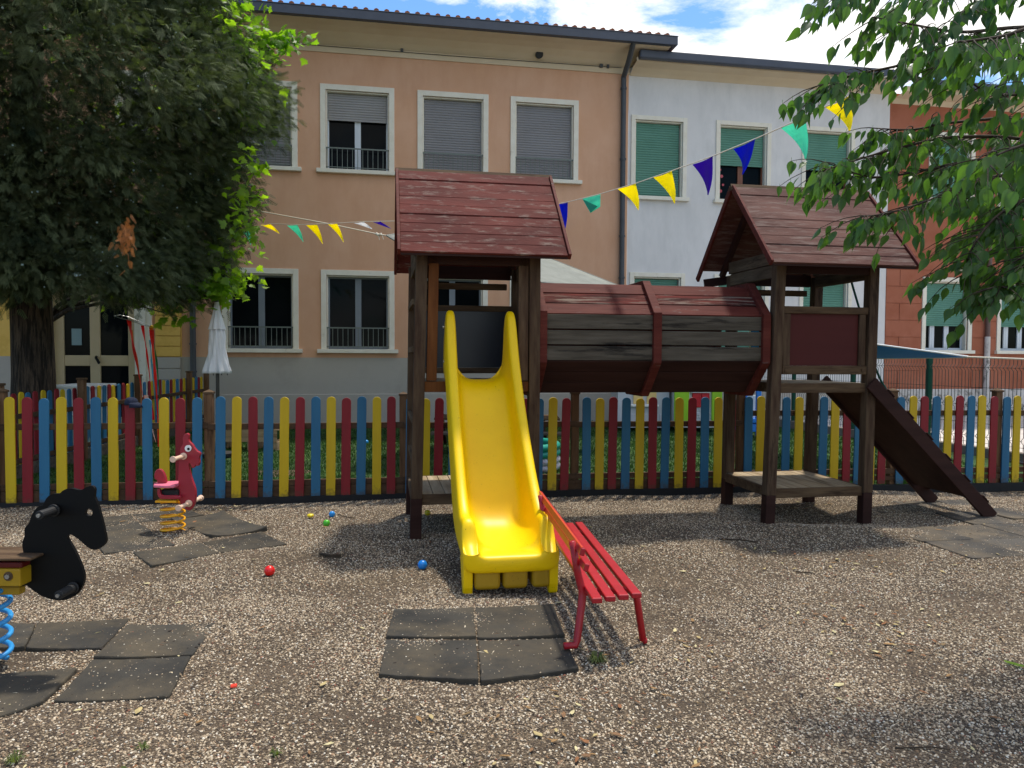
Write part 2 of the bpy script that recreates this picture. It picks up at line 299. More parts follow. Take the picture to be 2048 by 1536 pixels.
def fence_D(px): return float(np.interp(px, [-60, 5, 419, 807, 1149, 1480, 1783, 1993, 2200], [7.23, 7.27, 7.57, 7.89, 8.16, 8.40, 8.60, 8.75, 8.95]))
# lawn between the picket fence and the buildings
lp = []
for px in (-60, 5, 419, 807, 1149, 1480, 1783, 1993, 2150):
    p = at(px, 900, fence_D(px) + .06); lp.append((p.x, p.y))
far = [(7.35, 11.4), (5.75, 17.4)]
lb = [(-7.2, 15.3), (-6.5, 9.0)]
def lawn_h(x, y): return -.005 + .012 * np.sin(x * 1.3 + y) - .05 * smooth(3.5, 5.5, x) * (1 - smooth(9, 12, y))
xs = np.linspace(-9.5, 7.3, 120); ys = np.linspace(0, 1, 70); V = []
ly = np.interp(xs, [q[0] for q in lp], [q[1] for q in lp])
for j in ys:
    for i, x in enumerate(xs):
        top = 16.8 + .176 * x - .01; y = ly[i] + (top - ly[i]) * j
        V.append((x, y, float(lawn_h(x, y))))
idx = np.arange(120 * 70).reshape(70, 120)
fq = np.stack([idx[:-1, :-1], idx[:-1, 1:], idx[1:, 1:], idx[1:, :-1]], -1).reshape(-1, 4)
me = bpy.data.meshes.new('lawn'); me.from_pydata(V, [], fq.tolist()); struct(link('lawn', me, LAWN, smooth=True))
# pavement beyond the wire fence
pv = MB(); pv.add([(7.45, 9.9, .012), (30, 9.0, .012), (30, 22.0, .012), (5.9, 17.7, .012)], [(0, 1, 2, 3)]); struct(build('pavement', pv, PAVE))
# short artificial grass blades
nb = 90000; bx = rng.uniform(-6.6, 6.6, nb); by0 = np.interp(bx, [q[0] for q in lp], [q[1] for q in lp]) + .05; by = by0 + (16.6 + .176 * bx - by0) * rng.uniform(0, 1, nb) ** 1.3
keep = (bx < 7.25 - (by - 9.9) * .25); bx = bx[keep]; by = by[keep]; nb = len(bx); bz = lawn_h(bx, by)
ang = rng.uniform(0, 6.28, nb); hh = rng.uniform(.02, .045, nb); wd = .004 + .0006 * by
v0 = np.stack([bx - wd * np.cos(ang), by - wd * np.sin(ang), bz - .005], -1); v1 = np.stack([bx + wd * np.cos(ang), by + wd * np.sin(ang), bz - .005], -1)
v2 = np.stack([bx + rng.normal(0, .012, nb), by + rng.normal(0, .012, nb), bz + hh], -1)
vv = np.stack([v0, v1, v2], 1).reshape(-1, 3); ff = np.arange(nb * 3).reshape(-1, 3)
me = bpy.data.meshes.new('grass'); me.from_pydata(vv.tolist(), [], ff.tolist())
GBL = leafmat('grass blade', S((36, 66, 22)), S((64, 98, 36)), .2, .6, (1.4, 1.6, .7, 1), 3)
tag(link('grass', me, GBL), 'short green artificial grass behind the picket fence', 'grass', kind='stuff')
# ------------------------------------------------------------------ pebbles over the gravel (geometry nodes, uncountable)
def pebble_mat():
    m = bpy.data.materials.new('pebbles'); m.use_nodes = True; N = m.node_tree.nodes; L = m.node_tree.links; P = N['Principled BSDF']; P.inputs['Roughness'].default_value = .8
    oi = N.new('ShaderNodeObjectInfo'); r = N.new('ShaderNodeValToRGB'); L.new(oi.outputs['Random'], r.inputs[0]); r.color_ramp.interpolation = 'CONSTANT'; e = r.color_ramp.elements
    cols = [(0, (98, 84, 68)), (.12, (74, 64, 54)), (.22, (146, 128, 104)), (.38, (172, 152, 124)), (.54, (120, 104, 86)), (.64, (184, 166, 138)), (.78, (204, 188, 162)), (.88, (150, 120, 90)), (.94, (212, 202, 182)), (.985, (132, 82, 62))]
    e[0].color = S(cols[0][1]); e[1].position = cols[1][0]; e[1].color = S(cols[1][1])
    for p, c in cols[2:]:
        q = e.new(p); q.color = S(c)
    L.new(r.outputs[0], P.inputs['Base Color']); return m
PEB = pebble_mat()
def scatter(name, emitter_verts, emitter_faces, density, smin, smax, seed, m, label, mr_lo=.24, keep_base=True):
    me = bpy.data.meshes.new(name); me.from_pydata(emitter_verts, [], emitter_faces); me.materials.append(m)
    o = bpy.data.objects.new(name, me); COL.objects.link(o); tag(o, label, 'gravel', kind='stuff')
    g = bpy.data.node_groups.new(name + ' scatter', 'GeometryNodeTree'); g.interface.new_socket('Geometry', in_out='INPUT', socket_type='NodeSocketGeometry'); g.interface.new_socket('Geometry', in_out='OUTPUT', socket_type='NodeSocketGeometry')
    N = g.nodes; L = g.links; gi = N.new('NodeGroupInput'); go = N.new('NodeGroupOutput')
    d = N.new('GeometryNodeDistributePointsOnFaces'); d.inputs['Density'].default_value = density; d.inputs['Seed'].default_value = seed; L.new(gi.outputs[0], d.inputs[0])
    nz = N.new('ShaderNodeTexNoise'); nz.inputs['Scale'].default_value = 1.5; nz.inputs['Detail'].default_value = 6; mr = N.new('ShaderNodeMapRange'); mr.inputs[1].default_value = .38; mr.inputs[2].default_value = .58; mr.inputs[3].default_value = density * mr_lo; mr.inputs[4].default_value = density * 1.15
    L.new(nz.outputs[0], mr.inputs[0]); L.new(mr.outputs[0], d.inputs['Density'])
    ic = N.new('GeometryNodeMeshIcoSphere'); ic.inputs['Radius'].default_value = 1; ic.inputs['Subdivisions'].default_value = 1
    sm = N.new('GeometryNodeSetMaterial'); sm.inputs['Material'].default_value = m; L.new(ic.outputs[0], sm.inputs[0])
    ip = N.new('GeometryNodeInstanceOnPoints'); L.new(d.outputs[0], ip.inputs[0]); L.new(sm.outputs[0], ip.inputs['Instance'])
    rv = N.new('FunctionNodeRandomValue'); rv.data_type = 'FLOAT_VECTOR'; rv.inputs[0].default_value = (-.5, -.5, 0); rv.inputs[1].default_value = (.5, .5, 6.28); L.new(rv.outputs[0], ip.inputs['Rotation'])
    rs = N.new('FunctionNodeRandomValue'); rs.data_type = 'FLOAT_VECTOR'; rs.inputs[0].default_value = (smin, smin * .75, smin * .4); rs.inputs[1].default_value = (smax, smax * .8, smax * .6); rs.inputs['Seed'].default_value = 5; L.new(rs.outputs[0], ip.inputs['Scale'])
    L.new(ip.outputs[0], go.inputs[0]); md = o.modifiers.new('scatter', 'NODES'); md.node_group = g; return o
def patch(pts_fn, nx, ny):
    V = []; 
    for j in range(ny):
        for i in range(nx):
            x, y = pts_fn(i / (nx - 1), j / (ny - 1)); V.append((x, y, float(hgt(x, y)) + .001))
    idx = np.arange(nx * ny).reshape(ny, nx); F = np.stack([idx[:-1, :-1], idx[:-1, 1:], idx[1:, 1:], idx[1:, :-1]], -1).reshape(-1, 4).tolist(); return V, F
def trap(y0, y1):
    def f(u, v):
        y = y0 + (y1 - y0) * v; return ((u * 2 - 1) * (.73 * y + .35), y)
    return f
V, F = patch(trap(2.3, 4.6), 60, 30); scatter('pebbles', V, F, 9500, .0028, .0085, 1, PEB, 'loose pale pebbles in the near gravel')
V, F = patch(trap(4.6, 8.9), 90, 60); scatter('pebbles', V, F, 6000, .0034, .0085, 2, PEB, 'loose pale pebbles in the far gravel by the fence')
# ------------------------------------------------------------------ buildings (local x along the facade, y away from the camera)
FO = Vector((0, 16.8, 0))
def wall(mb, x0, x1, z0, z1, holes, dep=.22, y=0.0):
    xs = sorted({x0, x1} | {h[0] for h in holes} | {h[1] for h in holes}); zs = sorted({z0, z1} | {h[2] for h in holes} | {h[3] for h in holes})
    xs = [x for x in xs if x0 <= x <= x1]; zs = [z for z in zs if z0 <= z <= z1]
    for i in range(len(xs) - 1):
        for j in range(len(zs) - 1):
            cx_, cz_ = (xs[i] + xs[i + 1]) / 2, (zs[j] + zs[j + 1]) / 2
            if any(h[0] < cx_ < h[1] and h[2] < cz_ < h[3] for h in holes): continue
            mb.add([(xs[i], y, zs[j]), (xs[i + 1], y, zs[j]), (xs[i + 1], y, zs[j + 1]), (xs[i], y, zs[j + 1])], [(0, 1, 2, 3)])
    for a, b, c, d in holes:
        if b <= x0 or a >= x1 or d <= z0 or c >= z1: continue
        c2, d2 = max(c, z0), min(d, z1)
        mb.add([(a, y, c2), (a, y + dep, c2), (a, y + dep, d2), (a, y, d2)], [(0, 1, 2, 3)])
        mb.add([(b, y, c2), (b, y + dep, c2), (b, y + dep, d2), (b, y, d2)], [(3, 2, 1, 0)])
        if d <= z1: mb.add([(a, y, d), (b, y, d), (b, y + dep, d), (a, y + dep, d)], [(0, 1, 2, 3)])
        if c >= z0: mb.add([(a, y, c), (b, y, c), (b, y + dep, c), (a, y + dep, c)], [(3, 2, 1, 0)])
def slats(x0, x1, z0, z1, y, pitch=.055):
    """roller shutter: bowed horizontal slats"""
    m = MB(); n = max(1, round((z1 - z0) / pitch)); p = (z1 - z0) / n
    prof = []
    for i in range(n):
        z = z0 + i * p
        prof += [(y, z), (y - .011, z + p * .22), (y - .014, z + p * .5), (y - .010, z + p * .8), (y, z + p * .97)]
    prof.append((y, z1)); k = len(prof)
    vs = [(x0, q[0], q[1]) for q in prof] + [(x1, q[0], q[1]) for q in prof]
    m.add(vs, [(i, k + i, k + i + 1, i + 1) for i in range(k - 1)]); return m
def window(parent, x0, x1, z0, z1, kind, surround=.115, mats=None, label=None, rail=True, sill_w=.08, right_recess=True):
    """z0..z1 = opening, x0..x1 = opening"""
    shut, shut_m, case_m, drop, styl = kind
    yb = .15
    c = MB(); fw = .06
    c.box(x0, x0 + fw, yb, yb + .06, z0, z1); c.box(x1 - fw, x1, yb, yb + .06, z0, z1); c.box(x0 + fw, x1 - fw, yb, yb + .06, z1 - fw, z1); c.box(x0 + fw, x1 - fw, yb, yb + .06, z0, z0 + fw)
    xm = (x0 + x1) / 2 
    mull = [xm] if styl == 2 else [x0 + (x1 - x0) * .26, x0 + (x1 - x0) * .60]
    for q in mull: c.box(q - .065, q + .065, yb - .006, yb + .055, z0 + fw, z1 - fw)
    for q in mull: c.box(q - .004, q + .004, yb - .010, yb - .0062, z0 + fw, z1 - fw)
    win = build('window', c, case_m, parent, bevel=.006, label=label)
    build('pane', MB().box(x0 + .02, x1 - .02, yb + .03, yb + .036, z0 + .02, z1 - .02), GLASS, win)
    s = surround
    f = MB(); f.box(x0 - s, x0, -.03, .02, z0, z1 + s); f.box(x1, x1 + s, -.03, .02, z0, z1 + s); f.box(x0, x1, -.03, .02, z1, z1 + s)
    f.box(x0 + .001, x0 + .03, .021, yb - .01, z0, z1); f.box(x1 - .03, x1 - .001, .021, yb - .01, z0, z1); f.box(x0 + .03, x1 - .03, .021, yb - .01, z1 - .03, z1 - .001)
    build('surround', f, STONE, win, bevel=.005)
    build('sill', MB().box(x0 - s - sill_w, x1 + s + sill_w, -.10, .14, z0 - .085, z0), STONE, win, bevel=.008)
    if shut:
        zb = z0 + (z1 - z0) * (1 - drop)
        o = slats(x0 + .05, x1 - .05, zb, z1 - .04, yb - .04); 
        if drop < .99: o.box(x0 + .05, x1 - .05, yb - .06, yb - .03, zb - .04, zb)
        build('shutter', o, shut_m, win, smooth=False)
    if rail:
        r = MB(); zt = z0 + .45; yy = -.0
        r.box(x0 - .02, x1 + .02, yy, yy + .012, zt, zt + .028); r.box(x0, x1, yy, yy + .01, z0 + .05, z0 + .065)
        n = 12
        for i in range(n + 1):
            x = x0 + .02 + (x1 - x0 - .04) * i / n; r.box(x - .006, x + .006, yy + .0125, yy + .024, z0 + .02, zt + .01)
        build('railing', r, RAILG, win)
    return win
def pipe(parent, name, x, ztop, zbot, yt, m, r=.055, brackets=(2, 4, 6), y=-.09):
    p = [(x, yt, ztop), (x, yt + .03, ztop - .12), (x, (yt + y) / 2, ztop - .4), (x, y, ztop - .62), (x, y, ztop - .9)]
    p += [(x, y, zbot)]
    b = MB().tube(p, r, 14)
    for z in brackets: b.tube([(x, y, z), (x, y, z + .04)], r + .014, 14)
    return build(name, b, m, parent, smooth=False)
# --- orange school block with its ochre entrance wing
T1 = thing('orange_school_building', 'two storey orange stucco building with grey plinth and roller shutters behind the left tower', 'building', FO, YAW)
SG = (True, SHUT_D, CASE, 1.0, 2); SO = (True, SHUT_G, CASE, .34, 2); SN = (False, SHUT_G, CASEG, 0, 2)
cs = [-7.5, -5.46, -3.42, -1.35, .72]
W1 = .67
ho_up = [(c - W1, c + W1, 5.5, 7.19) for c in cs]; ho_lo = [(c - W1, c + W1, 1.63, 3.23) for c in cs[1:]]
door_h = (-9.57, -7.97, -.1, 3.1)
wm_ = MB(); wall(wm_, -7.05, 2.69, 1.445, 8.0, ho_up[1:] + ho_lo); wall(wm_, -7.63, -7.56, 1.445, 8.0, []); wall(wm_, -7.05 - .51, -7.05, 3.6, 8.0, [])
wall(wm_, -16, -7.63, 3.6, 8.0, [ho_up[0]])
wm_.add([(2.69, 0, -.1), (2.69, 6, -.1), (2.69, 6, 8.6), (2.69, 0, 8.6)], [(0, 1, 2, 3)])
build('wall', wm_, STUCCO_O, T1)
wg_ = MB(); wall(wg_, -7.05, 2.69, .65, 1.445, []); wall(wg_, -7.63, -7.05, -.1, 1.445, []); wall(wg_, -16, -9.80, -.1, 1.445, [])
wg_.box(-7.05, 2.692, -.035, 0, -.1, .65)
build('plinth', wg_, STUCCO_G, T1, bevel=.01)
wy = MB(); wall(wy, -16, -9.80, 1.445, 3.6, []); wall(wy, -7.56, -7.05, 1.445, 3.6, [])
for i in range(10):
    z0 = 1.45 + i * .215; wy.box(-7.56, -7.07, -.05, -.001, z0 + .006, z0 + .209)
wq = MB()
for i in range(6):
    z0 = .0 + i * .24; wq.box(-7.56, -7.07, -.05, -.001, z0 + .006, z0 + .234)
build('ochre_wall', wy, STUCCO_Y, T1, bevel=.008); build('grey_quoin', wq, STUCCO_G, T1, bevel=.008)
st = MB(); st.box(-7.97, -7.86, -.04, .2, -.1, 3.2); st.box(-7.86, -7.74, -.08, .1, -.1, 3.2); st.box(-7.74, -7.635, -.05, .1, .75, 3.2); st.box(-7.99, -7.63, -.1, .1, -.1, .72)
st.box(-9.80, -9.69, -.05, .1, -.1, 3.2); st.box(-9.69, -9.575, -.04, .2, -.1, 3.2); st.box(-9.8, -7.63, -.06, .2, 3.2, 3.5)
build('door_surround', st, STONE, T1, bevel=.012)
dr = MB()
dr.box(-9.57, -9.37, .12, .18, 0, 3.1); dr.box(-8.14, -7.97, .12, .18, 0, 3.1); dr.box(-8.88, -8.68, .12, .18, 0, 3.1)
for a, b in ((-9.37, -8.88), (-8.68, -8.14)):
    dr.box(a, b, .125, .175, 1.25, 1.47); dr.box(a, b, .125, .175, 0, .18); dr.box(a, b, .125, .175, 2.85, 3.1)
door = build('entrance_door', dr, DOORM, T1, bevel=.01)
build('pane', MB().box(-9.4, -8.1, .16, .165, .1, 2.9), GLASS, door)
build('paper_notice', MB().box(-9.23, -9.04, .135, .139, 1.68, 2.02), plain('pale paper', (128, 150, 150), .9), door)
build('handle', MB().tube([(-8.76, .12, 1.44), (-8.74, .05, 1.42), (-8.68, .05, 1.3)], .028, 8), BLACKP, door)
for i, c in enumerate(cs):
    k = (SG, SG, SO, SG, SG)[i]
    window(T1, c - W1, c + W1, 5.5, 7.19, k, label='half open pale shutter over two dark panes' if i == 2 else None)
for c in cs[1:]: window(T1, c - W1, c + W1, 1.63, 3.23, SN)
cn = MB(); cn.box(-16, 2.715, -.03, 0, 7.97, 8.12)
EV = .72
prof = [(-.001, 8.121), (-.05, 8.15), (-.16, 8.22), (-.32, 8.30), (-.5, 8.345), (-EV, 8.36), (-EV, 8.40)]
vs = []; k = len(prof)
for x, sx in ((-16, 0), (2.69, 1)):
    vs += [(x + sx * (-q[0]), q[0], q[1]) for q in prof]
cn.add(vs, [(i, k + i, k + i + 1, i + 1) for i in range(k - 1)])
vs = [(2.69 - q[0], q[0], q[1]) for q in prof] + [(2.69 - q[0], 9, q[1]) for q in prof]
cn.add(vs, [(i, k + i, k + i + 1, i + 1) for i in range(k - 1)])
build('cornice', cn, STUCCO_C, T1)
gt = MB(); gt.box(-16, 2.69 + EV + .12, -EV - .12, -EV, 8.37, 8.56); gt.box(2.69 + EV, 2.69 + EV + .12, -EV, 9, 8.37, 8.56)
gt.box(-16, 2.69 + EV + .13, -EV - .135, -EV - .121, 8.545, 8.565)
build('gutter', gt, GUTTER, T1, bevel=.03)
rf = MB(); rf.add([(-16, -EV - .02, 8.57), (2.69 + EV, -EV - .02, 8.57), (-1.2, 4.2, 9.6), (-16, 4.2, 9.6)], [(0, 1, 2, 3)]); rf.add([(2.69 + EV, -EV - .02, 8.57), (2.69 + EV, 9, 8.57), (-1.2, 4.2, 9.6)], [(0, 1, 2)])
x = -7.0
while x < 3.35:
    rf.tube([(x, -EV - .10, 8.56), (x, -EV + .75, 8.78)], .06, 8); x += .21
build('roof', rf, TILE, T1)
pipe(T1, 'downpipe', 2.54, 8.5, .05, -EV - .03, PIPE, .06, (1.2, 3.3, 4.25, 6, 7.6)); pipe(T1, 'downpipe', -6.81, 8.5, 0, -EV - .03, PIPE, .06, (1.12, 1.7, 4))
build('vent', MB().tube([(.55, -.12, 8.22), (.55, -.2, 8.2)], .085, 20), BLACKM, T1)
wr = MB(); wr.tube([(-7, -.045, 8.1), (-1.5, -.045, 8.08), (2.5, -.045, 8.1)], .007, 5); wr.box(-2.5, -2.44, -.06, -.03, 8.09, 8.16); wr.box(1.98, 2.05, -.08, -.03, 8.07, 8.14); wr.box(2.15, 2.2, -.08, -.03, 8.07, 8.14)
build('facade_cable', wr, PIPE, T1)
# --- pale building
T2 = thing('pale_blue_house', 'pale blue white two storey building with green shutters between the orange and red ones', 'building', FO, YAW)
gh = [(2.86, 4.02), (4.95, 6.15), (7.16, 8.36)]
hu = [(a, b, 5.22, 6.97) for a, b in gh]; hl = [(a, b, 1.7, 3.36) for a, b in gh]
m_ = MB(); wall(m_, 2.692, 9.4, .65, 8.2, hu + hl); build('wall', m_, STUCCO_W, T2)
m_ = MB(); m_.box(2.70, 9.4, -.04, 0, -.1, .7); build('plinth', m_, STUCCO_G, T2, bevel=.01)
G1 = (True, SHUT_GR, CASEB, 1.0, 2); G2 = (True, SHUT_GR, CASEB, .5, 2)
for i, h in enumerate(hu): window(T2, *h, (G1, G2, G2)[i], rail=False, surround=.10, sill_w=.05, label='green shutter half up over brown casements' if i == 1 else None)
for h in hl: window(T2, *h, G1, rail=False, surround=.10, sill_w=.05)
cn = MB(); prof = [(-.001, 7.95), (-.06, 8.0), (-.2, 8.08), (-.45, 8.12), (-.45, 8.2)]; k = len(prof)
cn.add([(2.72, *q) for q in prof] + [(9.45, *q) for q in prof], [(i, k + i, k + i + 1, i + 1) for i in range(k - 1)]); cn.box(2.72, 9.45, -.449, 3, 8.2, 8.21)
build('cornice', cn, STUCCO_C, T2)
build('gutter', MB().box(2.75, 9.7, -.6, -.45, 8.14, 8.33), GUTTER, T2, bevel=.03)
build('roof', MB().add([(2.7, -.5, 8.34), (9.5, -.5, 8.34), (9.5, 4, 9.3), (2.7, 4, 9.3)], [(0, 1, 2, 3)]), TILE, T2)
# window stickers and toys seen behind the pane of the half open window
stk = MB()
stm = plain('sticker red', (170, 60, 70))
for i, (a, b, r) in enumerate(((5.02, 5.95, .03), (5.06, 5.8, .04), (5.1, 5.6, .03), (5.04, 5.45, .04))): build('window_sticker', MB().tube([(a, .11, b), (a, .115, b)], r, 8), stm, T2)
stk = MB().tube([(5.72, .1, 5.31), (5.72, .12, 5.31)], .1, 12); build('paper_sun', stk, plain('paper yellow', (230, 170, 50)), T2)
# --- rust red building
T3 = thing('rust_red_building', 'rust red building with grooved ground floor and green shutters at the right edge', 'building', FO, YAW)
rl = [(10.53, 11.74), (12.69, 13.9), (14.9, 16.1)]; ru = [(10.62, 11.70), (12.6, 13.7), (14.9, 16.0)]
hl = [(a, b, 1.7, 3.42) for a, b in rl]; hu = [(a, b, 5.25, 7.02) for a, b in ru]
m_ = MB(); wall(m_, 9.4, 20, .72, 8.0, hl + hu); m_.box(9.4, 20, -.03, 0, 4.03, 4.13); build('wall', m_, STUCCO_R, T3)
# grooved blocks
bl = MB(); z = .76; r = 0
while z < 3.95:
    z2 = min(z + .42, 4.0)
    xs_ = [9.4, 10.05, 10.41] if r % 2 else [9.4, 9.78, 10.41]
    for a, b in zip(xs_[:-1], xs_[1:]): 
        if r % 2 and a > 10: continue
        bl.box(a + .006, (10.41 if r % 2 and b < 10.41 else b) - .006, -.016, -.0005, z + .006, z2 - .006)
    bl.box(11.87, 12.57, -.016, -.0005, z + .006, z2 - .006); bl.box(14.03, 14.78, -.016, -.0005, z + .006, z2 - .006)
    if z > 3.53: bl.box(10.42, 11.86, -.016, -.0005, z + .006, z2 - .006); bl.box(12.58, 14.02, -.016, -.0005, z + .006, z2 - .006)
    z += .42; r += 1
build('grooved_blocks', bl, STUCCO_R, T3, bevel=.006)
build('plinth', MB().box(9.42, 20, -.06, 0, -.3, .72), PLINTH, T3, bevel=.01)
R1 = (True, SHUT_GR, CASE, .62, 3)
for h in hl: window(T3, *h, R1, rail=False, surround=.11, sill_w=.05)
for h in hu: window(T3, *h, (True, SHUT_GR, CASE, 1.0, 3), rail=False, surround=.11, sill_w=.05)
cn = MB(); prof = [(-.001, 7.75), (-.1, 7.85), (-.45, 7.9), (-.5, 8.0)]; k = len(prof)
cn.add([(9.45, *q) for q in prof] + [(20, *q) for q in prof], [(i, k + i, k + i + 1, i + 1) for i in range(k - 1)]); build('cornice', cn, STUCCO_C, T3)
build('gutter', MB().box(9.72, 20, -.64, -.5, 7.98, 8.16), GUTTER, T3, bevel=.03)
pipe(T3, 'downpipe', 12.25, 8.0, 2.05, -.52, PIPEB, .055, (3, 5)); build('downpipe', MB().tube([(12.25, -.09, 2.05), (12.25, -.09, 2.0), (12.25, -.09, 0)], .065, 12), PLINTH, T3, label='old white painted lower pipe')
# ------------------------------------------------------------------ front picket fence
def picket_mesh(name, m, wd=.094, th=.02, h=1.0):
    r = wd / 2; poly = [(-r, 0), (r, 0)] + [(r * math.cos(a), h - r * .9 + r * .9 * math.sin(a)) for a in [math.pi * i / 10 for i in range(11)]]
    me = MB().prism(poly, (0, 1, 0), th, (0, -th / 2, 0)).mesh(name); me.materials.append(m); return me
def base_dirt(m, h=.16, c=(70, 54, 38)):
    nt = m.node_tree; N = nt.nodes; L = nt.links; P = N['Principled BSDF']; src = P.inputs['Base Color'].links[0].from_socket
    tc = N.new('ShaderNodeTexCoord'); sp = N.new('ShaderNodeSeparateXYZ'); L.new(tc.outputs['Object'], sp.inputs[0]); n = N.new('ShaderNodeTexNoise'); n.inputs['Scale'].default_value = 30; n.inputs['Detail'].default_value = 6
    gi = N.new('ShaderNodeNewGeometry'); L.new(gi.outputs['Position'], n.inputs['Vector']); a = N.new('ShaderNodeMath'); a.operation = 'MULTIPLY_ADD'; L.new(n.outputs['Fac'], a.inputs[0]); a.inputs[1].default_value = -.9 * h * 2; L.new(sp.outputs[2], a.inputs[2])
    r = N.new('ShaderNodeMapRange'); L.new(a.outputs[0], r.inputs[0]); r.inputs[1].default_value = -h * .9; r.inputs[2].default_value = -h * .35; r.inputs[3].default_value = .6; r.inputs[4].default_value = 0
    mx = N.new('ShaderNodeMixRGB'); L.new(r.outputs[0], mx.inputs[0]); L.new(src, mx.inputs[1]); mx.inputs[2].default_value = S(c); L.new(mx.outputs[0], P.inputs['Base Color'])
for m__ in (P_YEL, P_RED, P_BLU): base_dirt(m__)
PK = {'Y': picket_mesh('picket', P_YEL), 'R': picket_mesh('picket', P_RED), 'B': picket_mesh('picket', P_BLU)}
FT = thing('picket_fence', 'long yellow red and blue picket fence between the gravel and the lawn', 'fence')
def put_picket(parent, col, b, top_z, ang, tilt, off=0):
    o = bpy.data.objects.new('picket', PK[col]); COL.objects.link(o); o.parent = parent
    o.location = b; o.rotation_euler = (random.uniform(-.008, .008), tilt, ang); o.scale = (random.uniform(.97, 1.04), 1, top_z - b[2])
    bv = o.modifiers.new('bevel', 'BEVEL'); bv.width = .003; bv.segments = 2; bv.limit_method = 'ANGLE'
secs = []
secs.append([(19, 'Y'), (54, 'R'), (87.6, 'B'), (122, 'Y'), (156, 'R'), (191, 'B'), (226, 'Y'), (260, 'R'), (294, 'B'), (328, 'Y'), (360.5, 'R'), (394.6, 'B')])
secs.append([(441.5, 'B'), (473.5, 'Y'), (506, 'R'), (537.5, 'B'), (569.5, 'Y'), (601, 'R'), (632, 'B'), (662.6, 'Y'), (693, 'R'), (724, 'B'), (754, 'Y'), (783, 'R')])
secs.append([(821, 'B'), (852, 'Y'), (879, 'R'), (907, 'B'), (935, 'Y'), (963, 'R'), (992, 'B'), (1021, 'Y'), (1051, 'R'), (1079.8, 'B'), (1106.5, 'Y'), (1133, 'R')])
secs.append([(1174, 'B'), (1200.5, 'Y'), (1227, 'R'), (1253.5, 'B'), (1280.5, 'Y'), (1306, 'R'), (1332.7, 'B'), (1358.7, 'Y'), (1385, 'R'), (1411, 'B'), (1437, 'Y'), (1464, 'R')])
secs.append([(1498.7, 'B'), (1523, 'Y'), (1549, 'R'), (1574, 'B'), (1599, 'Y'), (1623, 'R'), (1648, 'B'), (1671, 'Y'), (1695, 'R'), (1719, 'B'), (1744.5, 'Y'), (1767.6, 'R')])
secs.append([(1802.6, 'B'), (1827, 'Y'), (1850, 'R'), (1873.7, 'B'), (1897, 'Y'), (1920, 'R'), (1943.3, 'B'), (1965.6, 'Y'), (1988.6, 'R'), (2014.6, 'B'), (2036, 'Y'), (2060, 'R'), (2084, 'B')])
tops = [795, 794, 796, 795, 793, 792]; bots = lambda px: float(np.interp(px, [0, 394, 441, 783, 1079, 1464, 1498, 1770, 1800, 2060], [1011, 1003, 999, 993, 984.5, 978, 976, 968, 967, 965]))
tilts = [0.004, .012, .014, .006, .006, .008]
secs[0].insert(0, (-15, 'B')); secs[0].insert(0, (-49, 'R'))
for si, sc_ in enumerate(secs):
    for px, c in sc_:
        D = fence_D(px); a = at(px, 880, D); t = at(px, tops[si] + random.uniform(-1.5, 1.5), D); b = at(px, bots(px) + random.uniform(-.6, .6), D)
        q0 = at(px - 8, 880, fence_D(px - 8)); q1 = at(px + 8, 880, fence_D(px + 8)); ang = math.atan2(q1.y - q0.y, q1.x - q0.x)
        tl = tilts[si] + random.uniform(-.007, .007)
        bx_ = t.x - tl * (t.z - b.z)
        put_picket(FT, c, (bx_, D, b.z), t.z, ang, tl)
nodes = [(-60, 7.23), (5, 7.27), (419, 7.57), (807, 7.89), (1149, 8.16), (1480, 8.40), (1783, 8.60), (1991, 8.75), (2200, 8.95)]
postz = [780, 780, 783, 787, 784, 782, 780, 780, 780]
railz = [(.77, .17), (.77, .165), (.755, .16), (.75, .165), (.745, .17), (.86, .175), (.855, .175), (.85, .175)]
for i, (px, D) in enumerate(nodes):
    D += .075; p = at(px, 900, D); z1 = at(px, postz[i], D).z
    ob = build('post', MB().box(-.042, .042, -.042, .042, -.15, z1 - .02), W_POST, FT, bevel=.006); ob.location = (p.x, p.y, 0); ob.rotation_euler.z = .12
    cp = MB().box(-.05, .05, -.05, .05, z1 - .022, z1 - .004); cp.add([(-.05, -.05, z1 - .004), (.05, -.05, z1 - .004), (.05, .05, z1 - .004), (-.05, .05, z1 - .004), (0, 0, z1 + .022)], [(0, 1, 4), (1, 2, 4), (2, 3, 4), (3, 0, 4)])
    c_ = build('post_cap', cp, W_BROWNX, ob)
    if i < len(nodes) - 1:
        px2, D2 = nodes[i + 1]; D2 += .075; p2 = at(px2, 900, D2); d = (Vector((p2.x, p2.y, 0)) - Vector((p.x, p.y, 0))).normalized(); n = Vector((-d.y, d.x, 0))
        a = Vector((p.x, p.y, 0)) - n * .042; b = Vector((p2.x, p2.y, 0)) - n * .042
        for z, hh_ in zip(railz[i], (.062, .06)):
            r = MB().beam(a + Vector((0, 0, z)), b + Vector((0, 0, z + (railz[min(i + 1, 7)][0] - railz[i][0]) * 0)), .036, hh_, ref=n); build('rail', r, W_RAIL, FT, bevel=.004)
        zb = .062 if i < 5 else .095
        r = MB().beam(a + Vector((0, 0, zb)), b + Vector((0, 0, zb)), .03, .13 if i < 5 else .05, ref=n); build('bottom_board', r, W_RAIL, FT, bevel=.004)
        r = MB().beam(a - n * .03 + Vector((0, 0, -.03)), b - n * .03 + Vector((0, 0, -.03)), .05, .10, ref=n); build('edging', r, DARKRUB, FT)
